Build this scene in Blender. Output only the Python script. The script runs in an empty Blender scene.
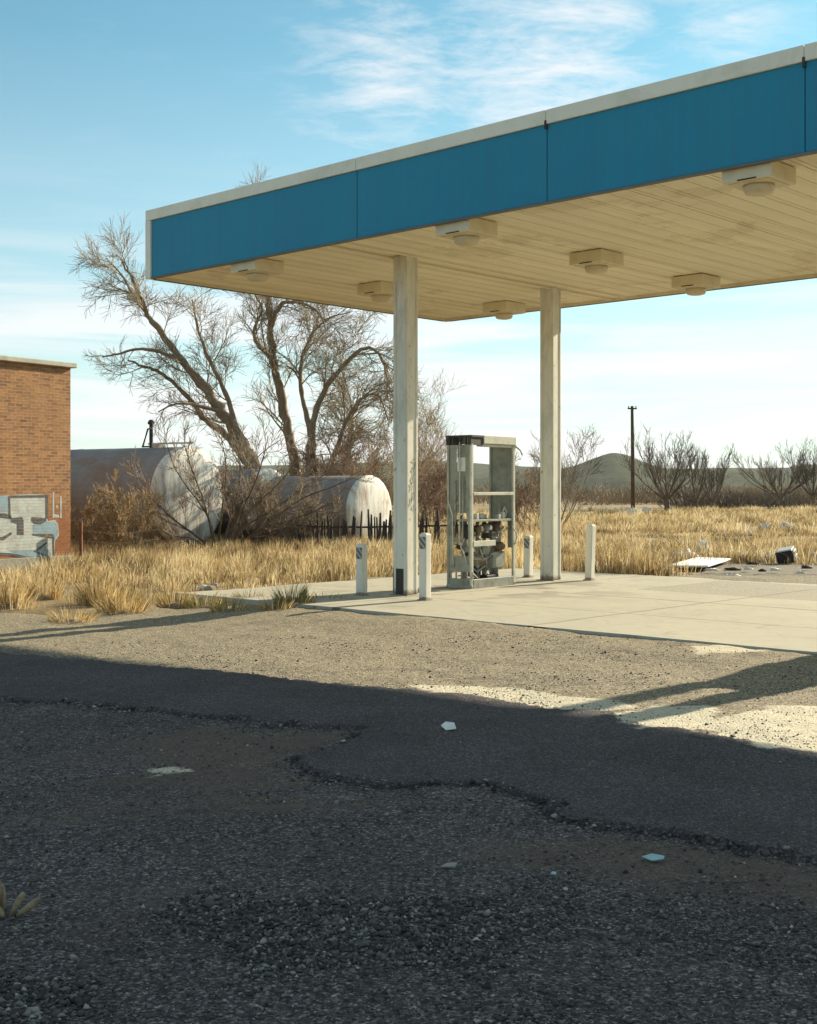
import bpy, math, random
import numpy as np
from mathutils import Vector, Matrix, noise as mnoise

SEED = 11
random.seed(SEED)
rng = np.random.default_rng(SEED)
R = math.radians
sc = bpy.context.scene
COL = sc.collection

# ------------------------------------------------------------------ camera model
F, CX, HY, HC = 1277.0, 408.5, 488.0, 1.5      # focal (px), centre x, horizon y, eye height
PAD = 0.06                                     # top of the concrete pad
HS = 4.57                                      # soffit height


def G(px, py, z=0.0):
    """pixel on a horizontal plane z -> world x, y"""
    d = F * (HC - z) / (py - HY)
    return Vector(((px - CX) / F * d, d, z))


def D(px, py, d):
    """pixel at depth d -> world"""
    return Vector(((px - CX) / F * d, d, HC - (py - HY) / F * d))


cam_d = bpy.data.cameras.new('camera')
cam = bpy.data.objects.new('camera', cam_d)
COL.objects.link(cam)
cam.location = (0, 0, HC)
cam.rotation_euler = (R(90), 0, 0)
cam_d.sensor_fit = 'HORIZONTAL'
cam_d.sensor_width = 36
cam_d.lens = 36 * F / 817
cam_d.shift_y = -(512 - HY) / 817
cam_d.clip_start = 0.05
cam_d.clip_end = 30000
sc.camera = cam

# ------------------------------------------------------------------ noise in numpy


def _hash(ix, iy, seed):
    h = (ix.astype(np.int64) * 374761393 + iy.astype(np.int64) * 668265263 + seed * 1442695041) & 0x7fffffff
    h = (h ^ (h >> 13)) * 1274126177 & 0x7fffffff
    h = h ^ (h >> 16)
    return (h & 0xffff) / 65535.0


def vnoise(x, y, seed=0):
    x = np.asarray(x, float)
    y = np.asarray(y, float)
    ix, iy = np.floor(x), np.floor(y)
    fx, fy = x - ix, y - iy
    fx = fx * fx * (3 - 2 * fx)
    fy = fy * fy * (3 - 2 * fy)
    a = _hash(ix, iy, seed)
    b = _hash(ix + 1, iy, seed)
    c = _hash(ix, iy + 1, seed)
    d = _hash(ix + 1, iy + 1, seed)
    return (a * (1 - fx) + b * fx) * (1 - fy) + (c * (1 - fx) + d * fx) * fy


def fbm(x, y, oct=4, seed=0):
    s, a, t = 0.0, 0.5, 0.0
    for k in range(oct):
        s = s + a * vnoise(np.asarray(x) * 2 ** k + 17.3 * k, np.asarray(y) * 2 ** k - 9.1 * k, seed + k)
        t += a
        a *= 0.5
    return s / t


def sstep(a, b, x):
    t = np.clip((np.asarray(x, float) - a) / (b - a), 0, 1)
    return t * t * (3 - 2 * t)


def inpoly(x, y, poly):
    x = np.asarray(x)
    y = np.asarray(y)
    r = np.zeros(x.shape, bool)
    n = len(poly)
    for i in range(n):
        x0, y0 = poly[i][0], poly[i][1]
        x1, y1 = poly[(i + 1) % n][0], poly[(i + 1) % n][1]
        c = ((y0 > y) != (y1 > y))
        with np.errstate(divide='ignore', invalid='ignore'):
            xi = (x1 - x0) * (y - y0) / (y1 - y0 + 1e-12) + x0
        r ^= c & (x < xi)
    return r


def dist_line(x, y, line):
    best = np.full(np.shape(x), 1e9)
    for (a, b) in zip(line[:-1], line[1:]):
        dx, dy = b[0] - a[0], b[1] - a[1]
        t = np.clip(((x - a[0]) * dx + (y - a[1]) * dy) / (dx * dx + dy * dy), 0, 1)
        best = np.minimum(best, np.hypot(x - a[0] - t * dx, y - a[1] - t * dy))
    return best


def zg0(x, y):
    """smooth lie of the land: it falls a little towards the left"""
    return -0.08 * sstep(0.0, 1.0, (0.5 - np.asarray(x, float)) / 5.0) * sstep(2, 9, np.abs(np.asarray(y, float)))


# ------------------------------------------------------------------ materials


class N:
    def __init__(s, name):
        s.m = bpy.data.materials.new(name)
        s.m.use_nodes = True
        s.t = s.m.node_tree
        s.t.nodes.clear()
        s.out = s.t.nodes.new('ShaderNodeOutputMaterial')

    def n(s, typ, **kw):
        nd = s.t.nodes.new('ShaderNode' + typ)
        for k, v in kw.items():
            if k.startswith('i_'):
                nd.inputs[k[2:].replace('_', ' ')].default_value = v
            else:
                setattr(nd, k, v)
        return nd

    def l(s, a, b):
        s.t.links.new(a, b)

    def mix(s, fac, a, b, blend='MIX'):
        nd = s.t.nodes.new('ShaderNodeMix')
        nd.data_type = 'RGBA'
        nd.blend_type = blend
        for sock, v in ((nd.inputs[0], fac), (nd.inputs[6], a), (nd.inputs[7], b)):
            if isinstance(v, (int, float)):
                sock.default_value = v
            elif isinstance(v, tuple):
                sock.default_value = (*v[:3], 1)
            else:
                s.l(v, sock)
        return nd.outputs[2]

    def ramp(s, fac, stops):
        nd = s.t.nodes.new('ShaderNodeValToRGB')
        cr = nd.color_ramp
        while len(cr.elements) < len(stops):
            cr.elements.new(0.5)
        for e, (p, c) in zip(cr.elements, stops):
            e.position = p
            e.color = (c, c, c, 1) if isinstance(c, (int, float)) else (*c, 1)
        s.l(fac, nd.inputs[0])
        return nd.outputs[0]

    def noise(s, scale, detail=5, rough=0.6, vec=None, dist=0.0):
        nd = s.n('TexNoise')
        nd.inputs['Scale'].default_value = scale
        nd.inputs['Detail'].default_value = detail
        nd.inputs['Roughness'].default_value = rough
        nd.inputs['Distortion'].default_value = dist
        if vec is not None:
            s.l(vec, nd.inputs['Vector'])
        return nd.outputs['Fac']

    def coords(s, scale=(1, 1, 1), which='Object'):
        tc = s.n('TexCoord')
        mp = s.n('Mapping')
        mp.inputs['Scale'].default_value = scale
        s.l(tc.outputs[which], mp.inputs['Vector'])
        return mp.outputs[0]

    def math(s, op, a, b=None, clamp=False):
        nd = s.t.nodes.new('ShaderNodeMath')
        nd.operation = op
        nd.use_clamp = clamp
        for sock, v in ((nd.inputs[0], a), (nd.inputs[1], b)):
            if v is None:
                continue
            if isinstance(v, (int, float)):
                sock.default_value = v
            else:
                s.l(v, sock)
        return nd.outputs[0]

    def bump(s, h, strength=0.4, dist=0.01):
        b = s.n('Bump')
        b.inputs['Strength'].default_value = strength
        b.inputs['Distance'].default_value = dist
        s.l(h, b.inputs['Height'])
        return b.outputs[0]

    def principled(s, col, rough=0.8, metallic=0.0, normal=None, spec=0.35):
        p = s.n('BsdfPrincipled')
        if isinstance(col, tuple):
            p.inputs['Base Color'].default_value = (*col[:3], 1)
        else:
            s.l(col, p.inputs['Base Color'])
        if isinstance(rough, (int, float)):
            p.inputs['Roughness'].default_value = rough
        else:
            s.l(rough, p.inputs['Roughness'])
        p.inputs['Metallic'].default_value = metallic
        p.inputs['Specular IOR Level'].default_value = spec
        if normal is not None:
            s.l(normal, p.inputs['Normal'])
        s.l(p.outputs[0], s.out.inputs[0])
        return p


def simple(name, c1, c2=None, rough=0.7, scale=4.0, bump=0.0, bscale=40.0, metallic=0.0, stretch=(1, 1, 1), spec=0.35,
           grime=None, gscale=2.0, gamt=0.5):
    m = N(name)
    v = m.coords(stretch)
    f = m.noise(scale, 6, 0.65, v)
    f = m.ramp(f, [(0.3, 0.0), (0.7, 1.0)])
    col = m.mix(f, c1, c2 or tuple(x * 0.75 for x in c1))
    if grime:
        g = m.ramp(m.noise(gscale, 8, 0.7, v, 0.5), [(0.5, 0.0), (0.72, gamt)])
        col = m.mix(g, col, grime)
    nrm = m.bump(m.noise(bscale, 4, 0.6, v), bump, 0.01) if bump else None
    m.principled(col, rough, metallic, nrm, spec)
    return m.m


MAT = {}
MAT['trim'] = simple('white_trim', (0.86, 0.83, 0.70), (0.78, 0.75, 0.62), 0.55, 3, grime=(0.35, 0.32, 0.24), gscale=1.5, gamt=0.35)
MAT['seam'] = simple('seam_dark', (0.05, 0.06, 0.06), None, 0.8)
MAT['roof'] = simple('roof_metal', (0.5, 0.5, 0.48), None, 0.6)
def mk_post(name, c1, c2, z0, zr):
    m = N(name)
    v = m.coords((1, 1, 0.3))
    c = m.mix(m.ramp(m.noise(2.5, 6, 0.65, v), [(0.3, 0.0), (0.7, 1.0)]), c1, c2)
    g = m.ramp(m.noise(3, 8, 0.7, v, 0.5), [(0.48, 0.0), (0.70, 0.6)])
    c = m.mix(g, c, (0.30, 0.29, 0.23))
    chips = m.ramp(m.noise(9, 6, 0.75, m.coords((1, 1, 0.6))), [(0.62, 0.0), (0.66, 0.75)])
    c = m.mix(chips, c, (0.20, 0.15, 0.10))
    sp = m.n('SeparateXYZ')
    m.l(m.coords(), sp.inputs[0])
    low = m.math('SUBTRACT', m.math('ADD', z0 + zr, m.math('MULTIPLY', m.math('SUBTRACT', m.noise(11, 6, 0.8, m.coords()), 0.5), 2.2 * zr)), sp.outputs[2])
    rust = m.ramp(m.math('DIVIDE', low, zr), [(0.0, 0.0), (0.5, 0.8)])
    c = m.mix(rust, c, (0.20, 0.10, 0.05))
    m.principled(c, 0.6, 0, m.bump(m.noise(25, 4, 0.6, v), 0.06, 0.01), 0.35)
    return m.m


MAT['column'] = mk_post('column_paint', (0.76, 0.745, 0.65), (0.64, 0.62, 0.52), PAD, 0.10)
MAT['white_post'] = mk_post('white_post_paint', (0.78, 0.75, 0.65), (0.66, 0.63, 0.54), 0.0, 0.05)
MAT['light_box'] = simple('light_box_paint', (0.74, 0.66, 0.47), (0.62, 0.54, 0.37), 0.5, 3, grime=(0.4, 0.33, 0.2), gscale=4, gamt=0.4)
MAT['drip'] = simple('drip_edge_metal', (0.16, 0.17, 0.16), None, 0.6)
MAT['lens'] = simple('light_lens', (0.66, 0.58, 0.40), (0.5, 0.42, 0.28), 0.3, 6)
MAT['pump_grey'] = simple('pump_grey_paint', (0.33, 0.35, 0.29), (0.22, 0.235, 0.195), 0.55, 5, grime=(0.12, 0.09, 0.06), gscale=6, gamt=0.7, bump=0.1)
MAT['pump_light'] = simple('pump_pale_metal', (0.6, 0.6, 0.5), (0.45, 0.45, 0.38), 0.5, 5, grime=(0.2, 0.15, 0.1), gscale=7, gamt=0.6)
MAT['pump_dark'] = simple('pump_dark_metal', (0.05, 0.052, 0.045), (0.03, 0.03, 0.028), 0.6, 8)
MAT['pump_brass'] = simple('pump_rusty_metal', (0.20, 0.15, 0.10), (0.10, 0.075, 0.05), 0.7, 25)
MAT['pump_steel'] = simple('pump_steel', (0.42, 0.42, 0.38), (0.25, 0.24, 0.2), 0.45, 14, metallic=0.3)
MAT['sticker'] = simple('sticker_paper', (0.75, 0.75, 0.68), (0.6, 0.6, 0.52), 0.7, 20)
MAT['rubber'] = simple('black_rubber', (0.025, 0.025, 0.025), None, 0.7)
MAT['scrawl'] = simple('scrawl_ink', (0.07, 0.075, 0.08), None, 0.7)
MAT['roof_slab'] = simple('roof_slab', (0.5, 0.47, 0.38), (0.3, 0.28, 0.22), 0.8, 4, bump=0.2)
MAT['plinth'] = simple('plinth_concrete', (0.34, 0.33, 0.28), (0.22, 0.21, 0.17), 0.9, 3, bump=0.5, bscale=20)
MAT['rust'] = simple('rusty_steel', (0.22, 0.09, 0.045), (0.12, 0.05, 0.03), 0.85, 12)
MAT['wire'] = simple('fence_wire', (0.2, 0.17, 0.14), None, 0.6)
MAT['stake'] = simple('weathered_stake', (0.07, 0.06, 0.055), (0.035, 0.03, 0.028), 0.9, 10, stretch=(4, 4, 0.6), bump=0.6, bscale=20)
MAT['bark'] = simple('grey_bark', (0.30, 0.23, 0.15), (0.16, 0.12, 0.08), 0.9, 5, stretch=(3, 3, 0.7), bump=0.8, bscale=14)
MAT['twig'] = simple('bare_twig', (0.33, 0.27, 0.165), (0.22, 0.175, 0.11), 0.9, 1.5)
MAT['twig_grey'] = simple('bare_twig_grey', (0.26, 0.205, 0.14), (0.15, 0.115, 0.08), 0.9, 1.5)
MAT['twig_dark'] = simple('bare_twig_dark', (0.14, 0.105, 0.07), (0.085, 0.065, 0.045), 0.9, 1.5)
MAT['twig_red'] = simple('bare_twig_reddish', (0.29, 0.19, 0.125), (0.18, 0.125, 0.085), 0.9, 1.5)
MAT['twig_brown'] = simple('bare_twig_brown', (0.36, 0.265, 0.14), (0.22, 0.16, 0.09), 0.9, 1.5)
MAT['pole'] = simple('pole_wood', (0.13, 0.085, 0.05), (0.07, 0.045, 0.03), 0.9, 2)
MAT['paper'] = simple('white_litter', (0.8, 0.79, 0.75), (0.62, 0.6, 0.55), 0.7, 12, bump=0.2)
MAT['teal_scrap'] = simple('teal_litter', (0.25, 0.45, 0.45), (0.35, 0.5, 0.48), 0.5, 12)
MAT['black_plastic'] = simple('black_plastic', (0.02, 0.02, 0.022), (0.04, 0.04, 0.04), 0.5, 10)
MAT['pod'] = simple('dry_husk', (0.34, 0.25, 0.15), (0.16, 0.115, 0.07), 0.8, 30, bump=0.4, bscale=80)
MAT['tank_vent'] = simple('vent_iron', (0.05, 0.045, 0.04), None, 0.8)


def mk_blue():
    m = N('blue_fascia')
    v = m.coords()
    f = m.ramp(m.noise(0.5, 5, 0.7, v), [(0.35, 0.0), (0.65, 1.0)])
    c = m.mix(f, (0.010, 0.225, 0.385), (0.013, 0.26, 0.41))
    st = m.ramp(m.noise(1.0, 6, 0.7, m.coords((14, 14, 0.35))), [(0.42, 0.0), (0.75, 0.5)])
    c = m.mix(st, c, (0.05, 0.16, 0.27))
    f2 = m.ramp(m.noise(28, 5, 0.85, v), [(0.48, 0.0), (0.70, 0.42)])
    c = m.mix(f2, c, (0.06, 0.23, 0.33))
    nrm = m.bump(m.noise(1.6, 4, 0.5, v), 0.35, 0.04)
    m.principled(c, 0.55, 0, nrm, 0.3)
    return m.m


def mk_soffit():
    m = N('soffit_panels')
    v = m.coords()
    f = m.ramp(m.noise(0.8, 6, 0.7, v), [(0.3, 0.0), (0.7, 1.0)])
    c = m.mix(f, (0.92, 0.845, 0.64), (0.86, 0.78, 0.57))
    s = m.ramp(m.noise(1.0, 6, 0.75, m.coords((8, 0.35, 1))), [(0.45, 0.0), (0.75, 0.25)])
    c = m.mix(s, c, (0.42, 0.35, 0.22))
    ws = m.ramp(m.noise(0.45, 7, 0.7, v, 0.8), [(0.56, 0.0), (0.60, 0.32), (0.72, 0.12)])
    c = m.mix(ws, c, (0.45, 0.33, 0.17))
    sp = m.n('SeparateXYZ')
    m.l(v, sp.inputs[0])
    pl = m.n('TexWhiteNoise', noise_dimensions='1D')
    m.l(m.math('FLOOR', m.math('DIVIDE', sp.outputs[0], 0.3)), pl.inputs['W'])
    tone = m.ramp(pl.outputs['Value'], [(0.0, 0.9), (1.0, 1.0)])
    c = m.mix(1.0, c, tone, 'MULTIPLY')
    m.principled(c, 0.5, 0, None, 0.3)
    return m.m


def mk_brick(paint=None):
    m = N('brick_wall' if paint is None else 'wall_paint')
    tc = m.n('TexCoord')
    br = m.n('TexBrick')
    br.offset = 0.5
    br.inputs['Scale'].default_value = 1.0
    br.inputs['Mortar Size'].default_value = 0.007
    br.inputs['Mortar Smooth'].default_value = 0.2
    br.inputs['Bias'].default_value = 0.0
    br.inputs['Brick Width'].default_value = 0.19
    br.inputs['Row Height'].default_value = 0.060
    br.inputs['Color1'].default_value = (0.44, 0.215, 0.095, 1)
    br.inputs['Color2'].default_value = (0.17, 0.078, 0.048, 1)
    br.inputs['Mortar'].default_value = (0.40, 0.30, 0.18, 1)
    m.l(tc.outputs['UV'], br.inputs['Vector'])
    uv = tc.outputs['UV']
    col = br.outputs['Color']
    pat = m.ramp(m.noise(0.9, 6, 0.7, uv), [(0.35, 0.0), (0.7, 0.6)])
    col = m.mix(pat, col, (0.46, 0.26, 0.11))
    dk = m.ramp(m.noise(9, 5, 0.9, m.coords((1, 2.4, 1), 'UV')), [(0.48, 0.0), (0.70, 0.75)])
    col = m.mix(dk, col, (0.12, 0.05, 0.03))
    stn = m.ramp(m.noise(1.0, 7, 0.75, m.coords((2.6, 0.5, 1), 'UV')), [(0.48, 0.0), (0.72, 0.45)])
    col = m.mix(stn, col, (0.17, 0.105, 0.06))
    if paint is None:
        sp = m.n('SeparateXYZ')
        m.l(uv, sp.inputs[0])
        low = m.ramp(m.math('ADD', sp.outputs[1], m.math('MULTIPLY', m.noise(3, 5, 0.7, uv), 0.9)), [(0.0, 0.75), (0.55, 0.75), (0.75, 0.0)])
        # red worn brick near the ground line (0.55..0.75 in a 0-2 m band)
        lowz = m.math('DIVIDE', m.math('ADD', sp.outputs[1], m.math('MULTIPLY', m.noise(3, 5, 0.7, uv), 0.7)), 2.6)
        low = m.ramp(lowz, [(0.0, 0.7), (0.48, 0.6), (0.68, 0.0)])
        col = m.mix(low, col, (0.26, 0.085, 0.035))
    else:
        wear = m.ramp(m.noise(7, 6, 0.75, uv), [(0.5, 0.85), (0.72, 0.2)])
        pc = m.mix(m.ramp(m.noise(4, 4, 0.6, uv), [(0.35, 0.0), (0.65, 1.0)]), paint, tuple(x * 0.75 for x in paint))
        col = m.mix(wear, col, pc)
        col = m.mix(m.math('MULTIPLY', br.outputs['Fac'], 0.35), col, (0.3, 0.27, 0.2))
    h = m.math('ADD', m.math('MULTIPLY', br.outputs['Fac'], -0.6), m.math('MULTIPLY', m.noise(40, 4, 0.7, uv), 0.5))
    m.principled(col, 0.9, 0, m.bump(h, 0.6, 0.008), 0.2)
    return m.m


def mk_concrete():
    m = N('pad_concrete')
    v = m.coords()
    f = m.ramp(m.noise(0.6, 7, 0.7, v), [(0.3, 0.0), (0.7, 1.0)])
    c = m.mix(f, (0.43, 0.405, 0.31), (0.365, 0.345, 0.275))
    f2 = m.ramp(m.noise(3.5, 8, 0.75, v, 0.6), [(0.5, 0.0), (0.75, 0.45)])
    c = m.mix(f2, c, (0.25, 0.20, 0.13))
    at = m.n('Attribute', attribute_name='worn')
    wn = m.ramp(m.math('ADD', at.outputs['Fac'], m.math('MULTIPLY', m.math('SUBTRACT', m.noise(2.5, 7, 0.7, v), 0.5), 0.9)), [(0.42, 0.0), (0.6, 1.0)])
    agg = m.n('TexVoronoi')
    agg.inputs['Scale'].default_value = 55
    m.l(v, agg.inputs['Vector'])
    ag = m.mix(m.ramp(agg.outputs['Color'], [(0.2, 0.0), (0.8, 1.0)]), (0.20, 0.18, 0.135), (0.36, 0.33, 0.26))
    c = m.mix(m.math('MULTIPLY', wn, 0.8), c, ag)
    a2 = m.n('Attribute', attribute_name='oil')
    c = m.mix(a2.outputs['Fac'], c, (0.12, 0.10, 0.075))
    a3 = m.n('Attribute', attribute_name='cut')
    c = m.mix(m.math('MULTIPLY', a3.outputs['Fac'], 0.75), c, (0.09, 0.075, 0.055))
    fine = m.ramp(m.noise(90, 3, 0.8, v), [(0.4, 0.0), (0.7, 0.3)])
    c = m.mix(fine, c, (0.27, 0.23, 0.16))
    m.principled(c, 0.9, 0, m.bump(m.noise(45, 5, 0.7, v), 0.35, 0.01), 0.2)
    return m.m


def mk_lot():
    """weathered asphalt / gravel / overlay, masks come from mesh attributes"""
    m = N('weathered_asphalt')
    v = m.coords()
    # exposed aggregate
    vo = m.n('TexVoronoi')
    vo.inputs['Scale'].default_value = 105
    m.l(v, vo.inputs['Vector'])
    sp = m.n('SeparateColor')
    m.l(vo.outputs['Color'], sp.inputs[0])
    vo2 = m.n('TexVoronoi')
    vo2.inputs['Scale'].default_value = 48
    m.l(v, vo2.inputs['Vector'])
    sp2 = m.n('SeparateColor')
    m.l(vo2.outputs['Color'], sp2.inputs[0])
    grit = m.ramp(sp.outputs[0], [(0.05, (0.022, 0.0185, 0.019)), (0.5, (0.072, 0.057, 0.055)), (0.85, (0.19, 0.155, 0.137)), (1.0, (0.44, 0.385, 0.335))])
    big = m.ramp(sp2.outputs[1], [(0.1, (0.038, 0.033, 0.032)), (0.6, (0.088, 0.077, 0.071)), (0.95, (0.19, 0.167, 0.148))])
    base = m.mix(0.3, grit, big)
    sp3 = m.ramp(m.noise(26, 6, 0.85, v), [(0.36, 0.55), (0.5, 0.95), (0.66, 1.5)])
    base = m.mix(1.0, base, sp3, 'MULTIPLY')
    # patchy tone
    t = m.ramp(m.noise(0.55, 7, 0.68, v), [(0.3, 0.62), (0.7, 1.15)])
    base = m.mix(1.0, base, t, 'MULTIPLY')

    def attr(nm, nz, amt, lo, hi):
        a = m.n('Attribute', attribute_name=nm)
        s_ = m.math('ADD', a.outputs['Fac'], m.math('MULTIPLY', m.math('SUBTRACT', m.noise(nz, 7, 0.72, v), 0.5), amt))
        return m.ramp(s_, [(lo, 0.0), (hi, 1.0)])
    # smooth dark overlay
    ovn = m.ramp(sp.outputs[1], [(0.1, (0.034, 0.029, 0.030)), (0.7, (0.066, 0.055, 0.056)), (0.97, (0.16, 0.135, 0.13))])
    ovt = m.ramp(m.noise(1.1, 6, 0.7, v), [(0.3, 0.75), (0.7, 1.25)])
    ovn = m.mix(1.0, ovn, ovt, 'MULTIPLY')
    c = m.mix(m.math('MULTIPLY', attr('overlay', 9, 0.9, 0.35, 0.65), 0.85), base, ovn)
    # drifted dirt and sand, plus painted brightness of the sunlit zone
    dirt_sunlit = m.mix(m.noise(60, 4, 0.8, v), (0.47, 0.40, 0.235), (0.15, 0.128, 0.080))
    dirt_sunlit = m.mix(0.45, dirt_sunlit, m.mix(1.0, grit, (2.4, 2.4, 1.8), 'MULTIPLY'))
    dirt_sunlit = m.mix(1.0, dirt_sunlit, sp3, 'MULTIPLY')
    c = m.mix(m.math('MULTIPLY', attr('dirt_sunlit', 2.2, 1.3, 0.42, 0.85), 0.78), c, dirt_sunlit)
    brn = m.mix(m.noise(55, 4, 0.8, v), (0.16, 0.115, 0.08), (0.065, 0.05, 0.038))
    c = m.mix(m.math('MULTIPLY', attr('brown', 3.5, 0.9, 0.3, 0.85), 0.72), c, brn)
    # pale sandy concrete that shows through
    pale = m.mix(m.ramp(m.noise(24, 5, 0.8, v), [(0.35, 0.0), (0.7, 1.0)]), (0.62, 0.56, 0.40), (0.42, 0.375, 0.27))
    c = m.mix(attr('pale', 5, 1.0, 0.36, 0.56), c, pale)
    # tarry cracks
    c = m.mix(m.math('MULTIPLY', attr('crack', 6, 1.0, 0.40, 0.70), 0.9), c, (0.017, 0.016, 0.017))
    # little dark spots
    spot = m.ramp(m.noise(5.5, 3, 0.5, v), [(0.70, 0.0), (0.76, 0.7)])
    c = m.mix(spot, c, (0.03, 0.028, 0.027))
    h = m.math('ADD', m.math('MULTIPLY', vo.outputs['Distance'], -1.2), m.math('MULTIPLY', vo2.outputs['Distance'], -1.4))
    h = m.math('ADD', h, m.math('MULTIPLY', m.noise(7, 6, 0.7, v), 1.2))
    m.principled(c, 0.92, 0, m.bump(h, 0.55, 0.010), 0.25)
    return m.m


def mk_ground():
    m = N('dry_field_soil')
    v = m.coords()
    f = m.ramp(m.noise(0.12, 8, 0.7, v), [(0.35, 0.0), (0.65, 1.0)])
    c = m.mix(f, (0.30, 0.215, 0.105), (0.23, 0.18, 0.105))
    f2 = m.ramp(m.noise(1.3, 8, 0.75, v), [(0.45, 0.0), (0.7, 0.8)])
    c = m.mix(f2, c, (0.17, 0.145, 0.10))
    at = m.n('Attribute', attribute_name='grass')
    gr = m.mix(m.ramp(m.noise(0.3, 8, 0.75, m.coords((0.35, 1, 1))), [(0.35, 0.0), (0.65, 1.0)]), (0.40, 0.29, 0.13), (0.25, 0.20, 0.12))
    c = m.mix(at.outputs['Fac'], c, gr)
    at2 = m.n('Attribute', attribute_name='bare')
    gv = m.mix(m.ramp(m.noise(30, 4, 0.8, v), [(0.35, 0.0), (0.7, 1.0)]), (0.15, 0.13, 0.10), (0.30, 0.265, 0.20))
    c = m.mix(at2.outputs['Fac'], c, gv)
    m.principled(c, 0.95, 0, m.bump(m.noise(9, 8, 0.75, v), 0.7, 0.05), 0.15)
    return m.m


def mk_grass(name, stops):
    m = N(name)
    at = m.n('Attribute', attribute_name='rnd')
    c = m.ramp(at.outputs['Fac'], stops)
    a = m.n('BsdfDiffuse')
    b = m.n('BsdfTranslucent')
    mx = m.n('MixShader')
    mx.inputs[0].default_value = 0.35
    m.l(c, a.inputs[0])
    m.l(c, b.inputs[0])
    m.l(a.outputs[0], mx.inputs[1])
    m.l(b.outputs[0], mx.inputs[2])
    m.l(mx.outputs[0], m.out.inputs[0])
    return m.m


def mk_rndmat(name, stops, rough=0.9):
    m = N(name)
    at = m.n('Attribute', attribute_name='rnd')
    c = m.ramp(at.outputs['Fac'], stops)
    m.principled(c, rough, 0, None, 0.2)
    return m.m


def mk_hill(name, c1, c2):
    m = N(name)
    v = m.coords()
    f = m.ramp(m.noise(0.02, 9, 0.8, v), [(0.38, 0.0), (0.62, 1.0)])
    c = m.mix(f, c1, c2)
    f = m.ramp(m.noise(0.06, 8, 0.85, v), [(0.45, 0.0), (0.62, 0.75)])
    c = m.mix(f, c, (0.035, 0.042, 0.028))
    m.principled(c, 1.0, 0, None, 0.0)
    return m.m


def mk_tank(name, white, mid):
    m = N(name)
    v = m.coords()
    f = m.ramp(m.noise(1.2, 7, 0.7, v), [(0.35, 0.0), (0.65, 1.0)])
    c = m.mix(f, white, mid)
    st = m.ramp(m.noise(1.6, 6, 0.75, m.coords((1.0, 3, 0.7))), [(0.45, 0.0), (0.65, 0.85)])
    c = m.mix(st, c, (0.25, 0.155, 0.09))
    m.principled(c, 0.6, 0, None, 0.3)
    return m.m


def mk_stripe():
    m = N('hazard_band')
    sp = m.n('SeparateXYZ')
    tc = m.n('TexCoord')
    m.l(tc.outputs['Object'], sp.inputs[0])
    s_ = m.math('ADD', m.math('ADD', sp.outputs[0], sp.outputs[1]), m.math('MULTIPLY', sp.outputs[2], 1.0))
    s_ = m.math('FRACT', m.math('MULTIPLY', s_, 12.0))
    f = m.ramp(s_, [(0.45, 0.0), (0.52, 1.0)])
    c = m.mix(f, (0.10, 0.11, 0.11), (0.36, 0.37, 0.34))
    m.principled(c, 0.5)
    return m.m


MAT['blue'] = mk_blue()
MAT['soffit'] = mk_soffit()
MAT['brick'] = mk_brick()
MAT['paint_white'] = mk_brick((0.56, 0.64, 0.62))
MAT['paint_blue'] = mk_brick((0.27, 0.46, 0.56))
MAT['paint_dark'] = mk_brick((0.05, 0.085, 0.11))
MAT['concrete'] = mk_concrete()
MAT['lot'] = mk_lot()
MAT['ground'] = mk_ground()
GOLD = [(0.0, (0.13, 0.10, 0.06)), (0.25, (0.33, 0.24, 0.125)), (0.6, (0.56, 0.42, 0.205)), (1.0, (0.76, 0.66, 0.43))]
MAT['grass'] = mk_grass('dry_grass', GOLD)
MAT['tuft'] = mk_grass('dry_tuft', [(0.0, (0.13, 0.10, 0.04)), (0.3, (0.38, 0.26, 0.10)), (0.7, (0.58, 0.42, 0.19)), (1.0, (0.72, 0.58, 0.33))])
MAT['green_tuft'] = mk_grass('greenish_tuft', [(0.0, (0.08, 0.08, 0.03)), (0.4, (0.22, 0.19, 0.07)), (0.8, (0.45, 0.34, 0.15)), (1.0, (0.6, 0.48, 0.26))])
MAT['stone'] = mk_rndmat('loose_stones', [(0.0, (0.035, 0.030, 0.030)), (0.40, (0.09, 0.078, 0.072)), (0.7, (0.20, 0.176, 0.155)), (0.9, (0.38, 0.34, 0.29)), (1.0, (0.58, 0.52, 0.44))])
MAT['scrub'] = mk_rndmat('far_scrub', [(0.0, (0.12, 0.095, 0.078)), (0.4, (0.28, 0.20, 0.125)), (0.75, (0.36, 0.28, 0.175)), (1.0, (0.34, 0.30, 0.19))])
MAT['hill'] = mk_hill('hill_brush', (0.075, 0.085, 0.055), (0.115, 0.11, 0.07))
MAT['tank_white'] = mk_tank('tank_white_paint', (0.78, 0.77, 0.69), (0.68, 0.67, 0.58))
MAT['tank_body'] = mk_tank('tank_body_paint', (0.27, 0.265, 0.25), (0.21, 0.195, 0.175))
MAT['stripe'] = mk_stripe()

# ------------------------------------------------------------------ object helpers


def tag(o, label=None, cat=None, group=None, kind=None):
    if label:
        o['label'] = label
    if cat:
        o['category'] = cat
    if group:
        o['group'] = group
    if kind:
        o['kind'] = kind
    return o


def empty(name, loc, rz=0.0, label=None, cat=None, group=None):
    o = bpy.data.objects.new(name, None)
    o.empty_display_size = 0.2
    COL.objects.link(o)
    o.location = loc
    o.rotation_euler = (0, 0, rz)
    return tag(o, label, cat, group)


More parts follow.
